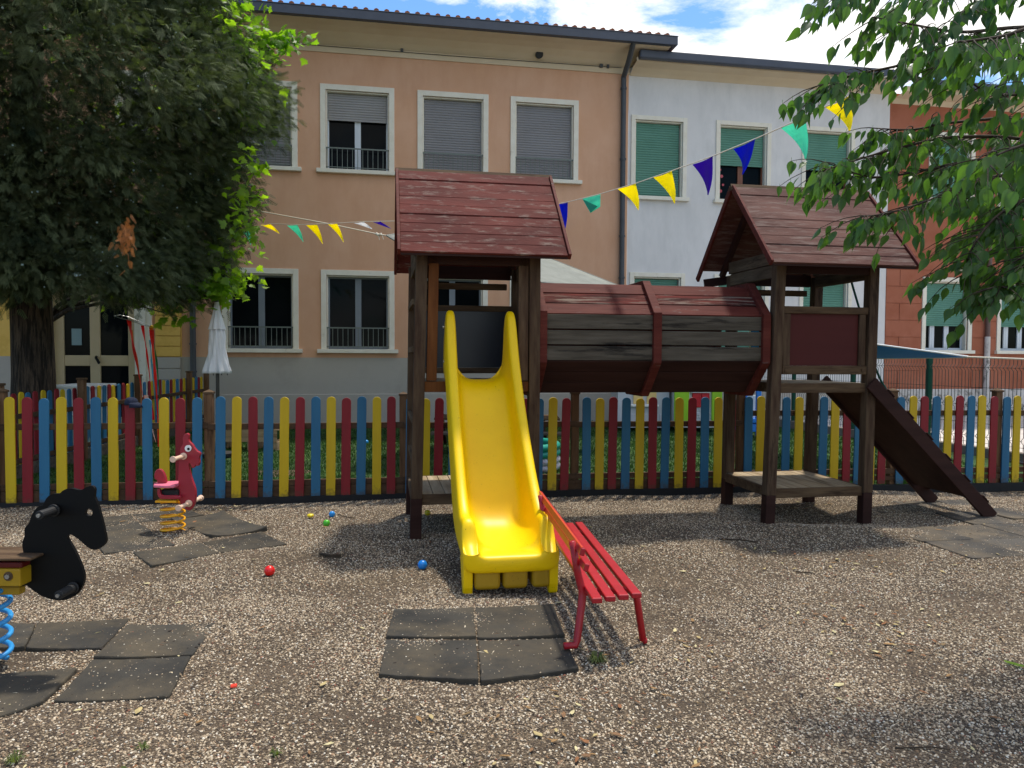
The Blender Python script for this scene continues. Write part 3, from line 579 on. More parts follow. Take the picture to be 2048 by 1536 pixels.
# ------------------------------------------------------------------ fence running back along the lawn's left side
FB = thing('picket_fence', 'smaller colourful picket fence running back from the tree trunk to the building', 'fence')
A0 = Vector((-5.95, 8.45, 0)); A1 = Vector((-6.42, 15.35, 0)); dv = (A1 - A0).normalized(); angB = math.atan2(dv.y, dv.x); nB = Vector((dv.y, -dv.x, 0))
Lb = (A1 - A0).length; nb_ = 43
def zB(u): return .03 + .02 * u, 1.02 + .03 * u
seq = 'YBR'
for i in range(nb_):
    u = (i + .5) / nb_; p = A0.lerp(A1, u); z0, z1 = zB(u)
    put_picket(FB, seq[i % 3], (p.x, p.y, z0 + random.uniform(-.01, .01)), z1 + random.uniform(-.012, .012), angB, random.uniform(-.02, .02))
for u in (0.0, .27, .53, .86, 1.0):
    p = A0.lerp(A1, u) + nB * .075; z1 = 1.13 + .02 * u
    ob = build('post', MB().box(-.045, .045, -.045, .045, -.1, z1), W_POST, FB, bevel=.006); ob.location = p; ob.rotation_euler.z = angB
    build('post_cap', MB().box(-.055, .055, -.055, .055, z1, z1 + .03), W_BROWNX, ob, bevel=.008)
for z, h in ((.74, .06), (.2, .06)):
    build('rail', MB().beam(A0 + nB * .03 + Vector((0, 0, z)), A1 + nB * .03 + Vector((0, 0, z + .02)), .036, h, ref=nB), W_RAIL, FB, bevel=.004)
build('bottom_board', MB().beam(A0 + nB * .06 + Vector((0, 0, .05)), A1 + nB * .06 + Vector((0, 0, .06)), .05, .22, ref=nB), W_GREYX, FB, bevel=.006)
# ------------------------------------------------------------------ green wire mesh fence on a kerb
FW = thing('wire_mesh_fence', 'dark green folded wire mesh fence on a low kerb before the red building', 'fence')
B0 = Vector((5.55, 17.6, 0)); B1 = Vector((7.95, 8.6, 0)); dw = (B1 - B0).normalized(); nw = Vector((dw.y, -dw.x, 0)); Lw = (B1 - B0).length
build('kerb', MB().beam(B0 + Vector((0, 0, .05)), B1 + Vector((0, 0, .03)), .16, .2, ref=nw), CONC, FW, bevel=.01)
def offz(z): 
    for c in (.3, .78, 1.36):
        if abs(z - c) < .05: return .05 * (1 - abs(z - c) / .05)
    return 0
zs = [.15, .25, .3, .35, .73, .78, .83, 1.31, 1.36, 1.41, 1.5]
def wire_panel(u0, u1):
    m = MB(); n = int((u1 - u0) / .062)
    for i in range(n):
        p = B0 + dw * (u0 + (i + .5) * (u1 - u0) / n); m.tube([p + nw * offz(z) + Vector((0, 0, z)) for z in zs], .0045, 4, caps=False)
    for z in (.2, .3, .5, .78, 1.05, 1.36): m.tube([B0 + dw * u0 + nw * offz(z) + Vector((0, 0, z)), B0 + dw * u1 + nw * offz(z) + Vector((0, 0, z))], .004, 4, caps=False)
    build('mesh_panel', m, WIRE, FW)
ps = [0, 1.85, 3.65, 5.45, 7.25, 9.2]
for i, u in enumerate(ps):
    p = B0 + dw * u; build('post', MB().box(-.035, .035, -.035, .035, 0, 1.58), GREEN_F, FW, bevel=.005).location = p
    if i < len(ps) - 1: wire_panel(u + .04, ps[i + 1] - .04)
# ------------------------------------------------------------------ play structure (local x = along, y = back, z)
PO = Vector((-.81, 6.18, 0))
PS = thing('playground_set', 'two roofed wooden towers joined by a slatted tunnel, with yellow slide and ramp', 'climbing frame', PO, YAW)
TD = .94
def two_tone_post(s0, t0, s1, t1, ztop, w=.095, low=.29):
    m = MB(); k = (low + .15) / (ztop + .15); p0 = Vector((s0, t0, -.15)); p1 = Vector((s1, t1, ztop)); pm = p0.lerp(p1, k)
    m.mi = 1; m.beam(p0, pm, w, w); m.mi = 0; m.beam(pm, p1, w, w); return build('post', m, [W_BROWNZ, W_MAROOND], PS, bevel=.006)
two_tone_post(0, 0, .055, 0, 2.36, low=.30); two_tone_post(1.01, 0, 1.01, 0, 2.36, low=.30)
two_tone_post(.0, TD, .03, TD, 2.34, low=.30); two_tone_post(1.02, TD, 1.03, TD, 2.34, low=.30)
two_tone_post(3.205, 0, 3.28, 0, 2.36, low=.24); two_tone_post(4.19, 0, 4.215, 0, 2.36, low=.24)
two_tone_post(3.27, TD, 3.30, TD, 2.34, low=.24); two_tone_post(4.2, TD, 4.25, TD, 2.34, low=.24)
# stiles inside the slide opening
build('stile', MB().beam((.135, .0, 1.29), (.155, 0, 2.34), .085, .07), W_ORANGE, PS, bevel=.005)
build('stile', MB().beam((.912, .0, 1.29), (.915, 0, 2.34), .085, .07), W_BROWNZ, PS, bevel=.005)
def deck(s0, s1, t0, t1, ztop, n=9, front=None):
    m = MB(); w_ = (s1 - s0) / n
    for i in range(n): m.box(s0 + i * w_ + .003, s0 + (i + 1) * w_ - .003, t0 + .022, t1, ztop - .028, ztop + random.uniform(-.002, .002))
    build('deck', m, W_DECK, PS, bevel=.003)
    b = MB(); b.box(s0, s1, t0 - .002, t0 + .02, ztop - .09, ztop - .001); b.box(s0, s1, t1 + .001, t1 + .022, ztop - .09, ztop - .001)
    b.box(s0 - .022, s0 - .001, t0, t1, ztop - .09, ztop - .001); b.box(s1 + .001, s1 + .022, t0, t1, ztop - .09, ztop - .001)
    build('deck_frame', b, front or W_BROWNX, PS, bevel=.004)
deck(.05, .965, -.02, TD, .335); deck(.06, .96, -.02, TD, 1.285, front=W_ORANGE)
deck(3.25, 4.145, -.02, TD, .30); deck(3.30, 4.165, -.02, TD, 1.265)
build('side_deck_board', MB().box(-.03, -.008, -.03, TD + .03, .25, .335), W_BROWNY, PS, bevel=.004)
# beams under the roofs
def top_beams(s0, s1):
    for y0_, y1_, z0_ in ((-.035, 0, 2.26), (TD - .02, TD + .03, 2.24)): build('top_beam', MB().box(s0, s1, y0_, y1_, z0_, 2.36), W_MAROOND, PS, bevel=.004)
    b = MB(); b.box(s0 + .04, s1 - .04, TD - .018, TD + .02, 2.14, 2.20); build('cross_beam', b, W_BROWNX, PS, bevel=.004)
top_beams(.1, .97); top_beams(3.33, 4.17)
def gable_beams(s):
    b = MB(); b.box(s - .02, s + .02, .05, TD - .04, 2.23, 2.345); b.box(s - .02, s + .02, .0, TD - .0, 2.352, 2.47); build('gable_beam', b, W_BROWNY, PS, bevel=.004)
gable_beams(3.27); gable_beams(4.22); gable_beams(.02); gable_beams(1.04)
# ladder rungs on the left tower's outer side
for z in (.62, .95, 1.55, 1.95): build('rung', MB().beam((-.012, .04, z), (-.012, TD - .04, z), .03, .05, ref=(1, 0, 0)), W_BROWNY, PS, bevel=.005)
def roof(s0, s1, mt, trim, rear_broken=False, zr=3.125, ze=2.315, te=-.25, tc=.5, name='roof'):
    for side in (0, 1):
        r = Vector((0, tc, zr)); e = Vector((0, te if side == 0 else 2 * tc - te, ze)); d = (e - r); Ls = d.length; d.normalize(); n = Vector((0, -d.z, d.y)); 
        if n.z < 0: n = -n
        cnt = 9; pw = Ls / cnt; m = MB()
        for i in range(cnt):
            a = r + d * (pw * i); b = r + d * (pw * (i + 1) + .006)
            l0, l1 = .004, .0075
            x0, x1 = s0, s1
            if rear_broken and side == 1 and i >= cnt - 1: x0 = s0 + .38
            j = random.uniform(-.003, .003)
            vs = [Vector((x, 0, 0)) + q + n * h for x in (x0, x1) for q, h in ((a, l0 + j), (b, l1 + j), (b, l1 + .02 + j), (a, l0 + .02 + j))]
            m.add(vs, [(0, 1, 2, 3), (7, 6, 5, 4), (0, 4, 5, 1), (1, 5, 6, 2), (2, 6, 7, 3), (3, 7, 4, 0)])
        ro = build(name, m, mt, PS, bevel=.003)
        for x in (s0 - .014, s1 + .014):
            a = r + Vector((x, 0, .0)) + n * .016; b = e + Vector((x, 0, 0)) + n * .016 + d * .01
            build('rake_trim', MB().beam(a, b, .026, .058, ref=(1, 0, 0)), trim, ro, bevel=.004)
        if side == 0:
            f_ = MB().box(s0, s1, te - .006, te + .012, ze - .014, ze + .010); build('eave_trim', f_, W_MAROOND, ro)
        # rafters
        rm = MB()
        for x in (s0 + .22, s1 - .22):
            a = r + Vector((x, 0, 0)) - n * .03; b = r + d * (Ls * .93) + Vector((x, 0, 0)) - n * .03; rm.beam(a, b, .045, .06, ref=(1, 0, 0))
        build('rafter', rm, W_MAROOND, ro)
        if side == 0:
            rc = MB(); rc.add([(s0 - .03, tc - .045, zr - .02), (s1 + .03, tc - .045, zr - .02), (s1 + .03, tc, zr + .045), (s0 - .03, tc, zr + .045), (s0 - .03, tc + .045, zr - .02), (s1 + .03, tc + .045, zr - .02)], [(0, 1, 2, 3), (3, 2, 5, 4), (0, 3, 4), (1, 5, 2)])
            build('ridge_cap', rc, W_BROWNX, ro)
roof(-.125, 1.24, W_ROOF, W_MAROONX); roof(3.07, 4.47, W_ROOF2, W_MAROONX, rear_broken=True)
build('broken_plank', MB().beam((3.09, 1.17, 2.275), (3.62, 1.20, 2.36), .09, .02, ref=(0, 0, 1)), W_MAROOND, PS)
for s in (.14, .92, 3.4, 4.1): build('eave_block', MB().beam((s, -.16, 2.36), (s, .06, 2.36), .05, .06, ref=(1, 0, 0)), W_MAROOND, PS)
# panels
for z0, z1 in ((1.93, 1.985), (1.33, 1.385)): build('panel_rail', MB().box(.05, .985, TD - .03, TD + .01, z0, z1), W_BROWNX, PS, bevel=.004)
build('chalkboard', MB().box(.05, .985, TD - .018, TD - .002, 1.386, 1.929), W_CHALK, PS)
for z0, z1 in ((1.90, 1.965), (1.345, 1.425)): build('panel_rail', MB().box(3.31, 4.165, -.035, .015, z0, z1), W_BROWNX, PS, bevel=.005)
for x0, x1 in ((3.31, 3.385), (4.075, 4.145)): build('panel_stile', MB().box(x0, x1, -.03, .012, 1.4255, 1.8995), W_BROWNZ, PS, bevel=.005)
build('maroon_panel', MB().box(3.3855, 4.0745, -.012, .004, 1.4255, 1.8995), W_PANEL, PS)
bt = MB()
for s, z in ((3.345, 1.385), (4.12, 1.385), (4.19, 1.16)): bt.tube([(s, -.036 - (.02 if z < 1.2 else 0), z), (s, -.044 - (.02 if z < 1.2 else 0), z)], .019, 10)
build('bolt_cap', bt, W_BROWNX, PS)
# tunnel
TC = (.5, 1.665)
def octv(r, i): a = math.radians(22.5 + 45 * i); return Vector((0, TC[0] - r * math.cos(a), TC[1] + r * math.sin(a)))
def ring(s, w_):
    for i in range(8):
        a0, a1 = octv(.575, i), octv(.575, (i + 1) % 8); b0, b1 = octv(.49, i), octv(.49, (i + 1) % 8)
        k = .997 if i % 2 else 1.0
        c = (a0 + a1) / 2; X0 = Vector((s - w_ / 2, 0, 0)); X1 = Vector((s + w_ / 2, 0, 0))
        vs = [q + X for X in (X0, X1) for q in (a0, a1, b1, b0)]
        build('tunnel_ring', MB().add(vs, [(0, 1, 2, 3), (7, 6, 5, 4), (0, 4, 5, 1), (1, 5, 6, 2), (2, 6, 7, 3), (3, 7, 4, 0)]), W_MAROONX, PS, bevel=.004)
for s in (1.085, 2.118, 3.155): ring(s, .075)
for face in range(8):
    # octagon face i between vertices face and face+1; face 7 (-> 0) is the near upright one
    v0, v1 = octv(.535, face), octv(.535, (face + 1) % 8); d = (v1 - v0); Ls = d.length; d.normalize(); mid = (v0 + v1) / 2; n = (mid - Vector((0, TC[0], TC[1]))).normalized()
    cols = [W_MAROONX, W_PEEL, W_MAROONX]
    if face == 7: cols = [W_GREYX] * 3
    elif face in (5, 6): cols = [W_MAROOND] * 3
    pw = Ls / 3; gap = .012 if face == 7 else .008
    for j in range(3):
        a = v0 + d * (pw * j + gap / 2); b = v0 + d * (pw * (j + 1) - gap / 2)
        for (x0, x1) in ((1.12, 2.085), (2.15, 3.12)):
            jz = random.uniform(-.002, .002)
            vs = [Vector((x, 0, 0)) + q + n * h for x in (x0, x1) for q, h in ((a, -.03 + jz), (b, -.03 + jz), (b, .0 + jz), (a, .0 + jz))]
            build('tunnel_slat', MB().add(vs, [(0, 1, 2, 3), (7, 6, 5, 4), (0, 4, 5, 1), (1, 5, 6, 2), (2, 6, 7, 3), (3, 7, 4, 0)]), cols[j], PS, bevel=.004)
# ramp down to the right
rp0 = (4.22, 1.235); rp1 = (5.50, -.02); dS = Vector((rp1[0] - rp0[0], 0, rp1[1] - rp0[1])); LR = dS.length; dS.normalize(); nS = Vector((-dS.z, 0, dS.x))
t0r, t1r = -.10, .70
def rpt(u, t, h): return Vector((rp0[0], t, rp0[1])) + dS * u + nS * h
def rbox(u0, u1, ta, tb, h0, h1):
    vs = [rpt(u, t, h) for u in (u0, u1) for t, h in ((ta, h0), (tb, h0), (tb, h1), (ta, h1))]
    return vs, [(0, 1, 2, 3), (7, 6, 5, 4), (0, 4, 5, 1), (1, 5, 6, 2), (2, 6, 7, 3), (3, 7, 4, 0)]
for t in (t0r, t1r - .04): build('ramp_side_board', MB().add(*rbox(-.06, LR, t, t + .035, -.075, .055)), W_MAROOND, PS, bevel=.006)
build('ramp_board', MB().add(*rbox(-.03, LR - .32, t0r + .036, t1r - .041, -.045, -.02)), W_MAROOND, PS)
for i in range(6):
    u = .10 + i * .29; build('ramp_batten', MB().add(*rbox(u, u + .10, t0r - .006, t1r + .004, .0555, .068)), W_MAROOND, PS, bevel=.004)
rpz = MB()
rope_pts = [Vector(((q - PO).dot(e1), (q - PO).dot(e2), q.z)) for q in [at(1697, 541, 7.3), at(1706, 575, 7.3), at(1717, 612, 7.28), at(1732, 672, 7.2), at(1746, 725, 7.18), at(1762, 762, 7.15), at(1787, 803, 7.1), at(1806, 835, 7.15)]]
build('climbing_rope', rpz.tube(rope_pts, .011, 7), GREEN_F, PS, smooth=True)
# slide ------------------------------------------------------------
def slide():
    # t, floor z, rim z, outer half width at rim, corner radius
    st = [(.065, 1.30, 1.76), (.055, 1.30, 1.83), (.035, 1.298, 1.87), (-.005, 1.292, 1.888), (-.06, 1.28, 1.872), (-.11, 1.262, 1.80), (-.16, 1.225, 1.68), (-.22, 1.16, 1.545), (-.32, 1.02, 1.385), (-.48, .80, 1.165), (-.66, .57, .945), (-.82, .375, .775), (-.93, .275, .665), (-1.04, .245, .565), (-1.16, .235, .475), (-1.26, .230, .425), (-1.31, .228, .425), (-1.37, .226, .435), (-1.42, .225, .43), (-1.455, .224, .40), (-1.48, .225, .345), (-1.52, .228, .29), (-1.58, .224, .262), (-1.625, .214, .236)]
    C = .545; rings_ = []
    for i, (t, zf, zr) in enumerate(st):
        k = min(1, max(0, (-t - 1.2) / .4))
        W = .295 + .01 * min(1, -t / 1.2 if t < 0 else 0); th = .082 + .012 * k; hw = W - th; h = max(zr - zf, .05)
        cr = min(.13, h * .8); fw = hw - cr * .95
        und = .06 if t > -1.2 else .06 + .05 * k
        low = zf - und
        P = []
        P += [(-W - .012, low + .0), (-W - .012, zf + h * .33), (-W - .004, zf + h * .75), (-W + .004, zr - .018), (-W + th * .28, zr - .002), (-W + th * .72, zr - .002), (-hw + .0, zr - .022)]
        P += [(-hw + .004, zf + max(cr, h * .55)), (-hw + cr * .12, zf + cr * .62), (-hw + cr * .42, zf + cr * .22), (-fw, zf + cr * .02), (-fw * .5, zf), (0, zf)]
        P = P + [(-x, z) for x, z in P[-2::-1]]
        P += [(W * .5, low), (0, low), (-W * .5, low)]
        rings_.append([Vector((C + x, t, z)) for x, z in P])
    n = len(rings_[0]); m = MB(); vs = [p for r in rings_ for p in r]; k = len(rings_)
    fs = [(i * n + j, (i + 1) * n + j, (i + 1) * n + (j + 1) % n, i * n + (j + 1) % n) for i in range(k - 1) for j in range(n)]
    # end caps: strips between the outer and inner outline
    def cap(base, flip):
        q = [(4, 5, 6, 7), (3, 4, 7, 8), (2, 3, 8, 9), (1, 2, 9, 10), (0, 1, 10, 27), (10, 11, 27), (11, 12, 26, 27)]
        mi = lambda j: {27: 25, 26: 26}.get(j, 24 - j)
        q += [tuple(mi(j) for j in f)[::-1] for f in q]
        return [tuple(base + j for j in (f if flip else f[::-1])) for f in q]
    m.add(vs, fs + cap(0, True) + cap((k - 1) * n, False))
    # rear lugs and front skirt with stub feet
    o = build('slide', m, SL_YEL, PS, smooth=True)
    bm = bmesh.new(); bm.from_mesh(o.data); bmesh.ops.recalc_face_normals(bm, faces=bm.faces); bm.to_mesh(o.data); bm.free()
    s = o.modifiers.new('subdiv', 'SUBSURF'); s.levels = 2; s.render_levels = 2
    for x0, x1 in ((.305, .475), (.49, .655), (.68, .80)):
        f = MB().box(x0, x1, -1.60, -1.42, .0, .16); build('foot', f, Y_BLOCK, o, bevel=.03, seg=4)
    for xa in (.234, .794):
        m2 = MB(); prof = [(-1.60, .19), (-1.59, .02), (-1.57, -.045), (-1.53, -.05), (-1.46, .06), (-1.38, .19)]
        m2.prism([(y, z) for y, z in prof], (1, 0, 0), .062, (xa, 0, 0), (0, 1, 0), (0, 0, 1)); build('foot', m2, SL_YEL, o, bevel=.012)
    for z_, t_ in ((1.74, .02), (1.45, -.02)):
        for sx in (-1, 1):
            x_ = C + sx * .303; b_ = MB().tube([(x_, t_, z_), (x_ + sx * .010, t_, z_)], .012, 8); build('bolt', b_, STEEL, o)
    return o
slide()
# ------------------------------------------------------------------ bench
BN = thing('red_bench', 'low red slatted park bench standing askew beside the yellow slide', 'bench', (0, 0, 0))
def bslat(name, x0, y0, x1, y1, z0, z1, w_, h_, m, tilt=None):
    b = MB().beam((x0, y0, z0), (x1, y1, z1), w_, h_, ref=tilt or (1, .09, 0)); return build(name, b, m, BN, bevel=.006, seg=3)
for i in range(4):
    x = .430 + i * .070; y = 3.635 + i * .027; bslat('seat_slat', x, y, x - .150, y + 1.62, .285, .285, .053, .028, RED_M)
bs_ = bslat('back_slat', .362, 3.70, .205, 5.28, .512, .512, .026, .040, RED_M, (1, .09, -.25)); build('lit_top_edge', MB().beam((.360, 3.71, .5335), (.203, 5.27, .5335), .010, .003), RED_O, bs_); bslat('back_slat', .382, 3.70, .228, 5.26, .432, .432, .026, .040, RED_M, (1, .09, -.25))  # thin orange strip paints the sun highlight along the upper slat
def bframe(dx, dy):
    b = MB(); o = Vector((dx, dy, 0))
    b.tube([o + Vector(q) for q in ((.275, 3.76, .008), (.335, 3.775, .006), (.345, 3.79, .03), (.375, 3.84, .235), (.375, 3.85, .27), (.35, 3.84, .36), (.318, 3.83, .535))], [.018, .018, .02, .021, .021, .02, .018], 12)
    b.tube([o + Vector(q) for q in ((.372, 3.85, .258), (.50, 3.87, .258), (.64, 3.895, .262), (.665, 3.9, .25), (.70, 3.86, .0))], .019, 12)
    b.tube([o + Vector(q) for q in ((.70, 3.86, .0), (.715, 3.865, .0))], .019, 8)
    build('leg_frame', b, RED_M, BN, smooth=True)
bframe(0, 0); bframe(-.118, 1.27)
# ------------------------------------------------------------------ spring riders
def plate(name, pts, off, sc, D, th, m, parent, rot=0.0, hole=None, bevel=.006):
    """outline drawn in the photo, built as a real board of thickness th at distance D"""
    P = [at(off[0] + x / sc, off[1] + y / sc, D) for x, y in pts]; o = P[0].copy(); o.z = 0
    q = [(p.x, p.z) for p in P]
    if hole:
        hc = at(off[0] + hole[0] / sc, off[1] + hole[1] / sc, D); k = min(range(len(q)), key=lambda i: (q[i][0] - hc.x) ** 2 + (q[i][1] - hc.z) ** 2)
        a0 = math.atan2(q[k][1] - hc.z, q[k][0] - hc.x); hr = hole[2] / sc * D / FPX
        cw = sum((q[i][0] * q[(i + 1) % len(q)][1] - q[(i + 1) % len(q)][0] * q[i][1]) for i in range(len(q))) < 0
        sg = 1 if cw else -1
        hp = [(hc.x + hr * math.cos(a0 + sg * 2 * math.pi * j / 14), hc.z + hr * math.sin(a0 + sg * 2 * math.pi * j / 14)) for j in range(15)]
        q = q[:k + 1] + hp + q[k:]
    m_ = MB().prism(q, (0, 1, 0), th, (0, D - th / 2, 0)); return build(name, m_, m, parent, bevel=0 if hole else bevel, seg=3)
def smooth_outline(pts, n=3):
    r = []; k = len(pts)
    for i in range(k):
        p0, p1, p2, p3 = (Vector(pts[(i + j) % k]) for j in (-1, 0, 1, 2))
        for j in range(n):
            t = j / n; r.append(tuple(.5 * ((2 * p1) + (-p0 + p2) * t + (2 * p0 - 5 * p1 + 4 * p2 - p3) * t * t + (-p0 + 3 * p1 - 3 * p2 + p3) * t ** 3)))
    return r
def coil(cx_, cy_, z0, z1, R, r, turns, m, parent, ph=0, n=22):
    pts = []
    k = int(turns * n)
    for i in range(k + 1):
        a = ph + 2 * math.pi * i / n; z = z0 + (z1 - z0) * i / k; pts.append((cx_ + R * math.cos(a), cy_ + R * math.sin(a), z))
    return build('spring', MB().tube(pts, r, 9), m, parent, smooth=True)
HR = thing('horse_spring_rider', 'black horse head spring rider on a blue coil at the left edge', 'spring rider')
hp = [(180, 850), (172, 760), (178, 690), (215, 625), (198, 580), (189, 520), (196, 480), (208, 450), (207, 405), (216, 375), (245, 345), (255, 310), (270, 275), (290, 240), (320, 210), (358, 200), (372, 165), (400, 128), (440, 110), (488, 108), (510, 88), (545, 70), (590, 65), (640, 78), (675, 74), (700, 58), (735, 46), (760, 50), (775, 75), (770, 130), (785, 165), (800, 205), (830, 310), (850, 400), (866, 480), (850, 520), (810, 552), (765, 562), (715, 538), (660, 490), (600, 446), (572, 440), (552, 462), (590, 530), (632, 610), (670, 700), (688, 780), (675, 850), (635, 915), (580, 952), (520, 968), (440, 965), (350, 935), (280, 890), (222, 848)]
plate('horse_plate', smooth_outline(hp, 2), (0, 960), 4.043, 3.55, .018, BLACKP, HR, hole=(727, 260, 30))
def hpt(x, y, D=3.55): return at(x / 4.043, 960 + y / 4.043, D)
b = MB(); c = hpt(440, 245, 3.53); b.tube([c, c + Vector((0, -.012, 0))], .03, 16); b.tube([c, c + Vector((-.0, -.115, 0))], .021, 14); build('handle', b, BLACKM, HR, smooth=False, bevel=.003)
build('bolt', MB().tube([c + Vector((0, -.115, 0)), c + Vector((0, -.125, 0))], .009, 8), STEEL, HR)
b = MB(); c = hpt(595, 868, 3.53); b.tube([c, c + Vector((0, -.012, 0))], .028, 16); b.tube([c, c + Vector((-.0, -.12, 0))], .021, 14); build('footrest', b, BLACKM, HR, bevel=.003)
build('bolt', MB().tube([c + Vector((0, -.12, 0)), c + Vector((0, -.13, 0))], .009, 8), STEEL, HR)
def pb(x0, y0, x1, y1, D, th, name, m, bev=.006):
    a = hpt(x0, y0, D); b_ = hpt(x1, y1, D); return build(name, MB().box(min(a.x, b_.x), max(a.x, b_.x), D, D + th, min(a.z, b_.z), max(a.z, b_.z)), m, HR, bevel=bev)
pb(-560, 632, 244, 658, 3.44, .22, 'seat', W_BROWNX, .006); pb(-520, 664, 176, 716, 3.48, .14, 'seat_beam', R_BLOCK); pb(-480, 718, 164, 864, 3.46, .18, 'spring_block', Y_BLOCK)
pb(-120, 866, 156, 932, 3.52, .05, 'bracket', Y_BLOCK)
c = hpt(68, 778, 3.46); build('bolt', MB().tube([c, c + Vector((0, -.012, 0))], .012, 6), STEEL, HR); build('bolt', MB().tube([c + Vector((0, .001, 0)), c + Vector((0, -.003, 0))], .022, 14), W_BROWNX, HR)
zt = hpt(0, 880, 3.5).z; coil(-2.55, 3.55, -.02, zt + .01, .10, .0125, 5.1, SPR_B, HR, ph=1.2)
PR = thing('spring_rider', 'pink red animal spring rider with white eye on a yellow coil', 'spring rider')
PD = 6.27
pk = [(524, 900), (524, 760), (526, 620), (532, 500), (548, 400), (550, 320), (566, 282), (586, 252), (583, 190), (598, 132), (632, 107), (662, 130), (658, 190), (672, 222), (712, 262), (732, 300), (770, 345), (802, 362), (812, 390), (798, 425), (798, 465), (803, 500), (790, 538), (768, 543), (748, 528), (738, 558), (715, 574), (694, 552), (684, 522), (664, 508), (662, 560), (672, 620), (690, 690), (716, 765), (742, 840), (752, 920), (748, 1000), (728, 1075), (694, 1124), (658, 1137), (618, 1120), (575, 1080), (540, 1020), (526, 960)]
plate('body_plate', smooth_outline(pk, 2), (280, 850), 6.68, PD, .035, PINK, PR)
def ppt(x, y, D=PD): return at(280 + x / 6.68, 850 + y / 6.68, D)
c = ppt(646, 312, PD - .02); b = MB()
for rr, dep, mm, nm in ((1, .007, WHITE, 'eye'),):
    b.tube([c, c + Vector((0, -dep, 0))], .028, 20); e_ = build(nm, b, mm, PR); 
c2 = ppt(648, 320, PD - .028); build('pupil', MB().tube([c2, c2 + Vector((0, -.003, 0))], .011, 14), BLACKP, e_)
def dowel(x, y, back):
    a = ppt(x, y); m_ = MB()
    sides = [-1, 1] if back else [-1]
    for sg in sides:
        y0 = sg * .018; m_.tube([a + Vector((0, y0, 0)), a + Vector((0, y0 + sg * .012, 0)), a + Vector((0, y0 + sg * .014, 0)), a + Vector((0, sg * .20, 0)), a + Vector((0, sg * .21, 0)), a + Vector((0, sg * .225, 0))], [.03, .03, .018, .017, .026, .026], 14)
    build('handle' if not back else 'footrest', m_, DOWEL, PR, smooth=False, bevel=.002)
dowel(598, 412, False); dowel(668, 1040, True)
tl = [(245, 772), (240, 738), (212, 722), (200, 690), (204, 640), (225, 600), (255, 586), (290, 592), (322, 628), (345, 680), (355, 725), (355, 772)]
plate('tail', smooth_outline(tl, 2), (280, 850), 6.68, PD, .035, PINK, PR)
zs_ = ppt(300, 795).z; xs0 = ppt(185, 800).x; xs1 = ppt(528, 800).x
sp = [(xs0, 0), (xs0 + .04, -.09), (xs0 + .14, -.12), (xs1, -.10), (xs1, .10), (xs0 + .14, .12), (xs0 + .04, .09)]
build('seat', MB().prism([(x, PD + y) for x, y in sp], (0, 0, 1), .025, (0, 0, zs_ - .012), (1, 0, 0), (0, 1, 0)), PINKL, PR, bevel=.008, seg=3)
lb_ = [(238, 852), (242, 930), (262, 968), (300, 988), (530, 985), (530, 940), (330, 935), (285, 915), (275, 852)]
plate('lower_body', smooth_outline(lb_, 2), (280, 850), 6.68, PD - .06, .03, PINK, PR)
a = ppt(290, 858); b_ = ppt(540, 930); build('core_block', MB().box(a.x, b_.x, PD - .045, PD + .05, b_.z, a.z), BLACKM, PR, bevel=.004)
a = ppt(250, 990); b_ = ppt(530, 1020); build('spring_plate', MB().box(a.x, b_.x, PD - .07, PD + .07, b_.z, a.z), SPR_Y, PR, bevel=.004)
cc = ppt(438, 1200); coil(cc.x, PD, -.03, ppt(400, 1035).z, .093, .0105, 4.6, SPR_Y, PR, ph=-.5)
# ------------------------------------------------------------------ rubber mats
MATQ = []
def mat_tile(px, label, grp, lift=.0, curl=.003, mt=None):
    P = [gnd(*q) if len(q) == 2 else Vector((q[0], q[1], 0)) for q in px]; n = 10; me = bpy.data.meshes.new('rubber_mat'); V = []; zm = float(np.mean([hgt(p.x, p.y) for p in P])) * .9 + random.uniform(-.002, .002); sx_, sy_ = random.uniform(-.004, .004), random.uniform(-.004, .004); zm -= .007; MATQ.append(([tuple(p) for p in P], zm + lift + .018, sx_, sy_))
    th = .018
    for top in (1, 0):
        for j in range(n + 1):
            for i in range(n + 1):
                u, v = i / n, j / n; p = P[0].lerp(P[1], u).lerp(P[3].lerp(P[2], u), v)
                ed = min(u, v, 1 - u, 1 - v); cr = curl * (abs(u - .5) * 2) ** 3 * (abs(v - .5) * 2) ** 3 * 2 + random.uniform(-.0008, .0008)
                z = float(hgt(p.x, p.y)); zc = zm + sx_ * (u - .5) * 2 + sy_ * (v - .5) * 2
                jx, jy = (random.uniform(-.004, .004), random.uniform(-.004, .004)) if ed < .01 else (0, 0)
                V.append((p.x + jx, p.y + jy, zc + lift + cr + (th if top else -.03)))
    k = (n + 1) ** 2; F = []
    for j in range(n):
        for i in range(n):
            a = j * (n + 1) + i; F.append((a, a + 1, a + n + 2, a + n + 1)); F.append((k + a, k + a + n + 1, k + a + n + 2, k + a + 1))
    bd = [i for i in range(n + 1)] + [(j) * (n + 1) + n for j in range(1, n + 1)] + [n * (n + 1) + i for i in range(n - 1, -1, -1)] + [j * (n + 1) for j in range(n - 1, 0, -1)]
    for i in range(len(bd)): a, b = bd[i], bd[(i + 1) % len(bd)]; F.append((a, k + a, k + b, b))
    me.from_pydata(V, [], F); me.update(); o = link('rubber_mat', me, mt or RUBBER)
    bm = bmesh.new(); bm.from_mesh(me); bmesh.ops.recalc_face_normals(bm, faces=bm.faces); bm.to_mesh(me); bm.free()
    bv = o.modifiers.new('bevel', 'BEVEL'); bv.width = .008; bv.segments = 2; bv.limit_method = 'ANGLE'
    return tag(o, label, 'rubber mat', grp)
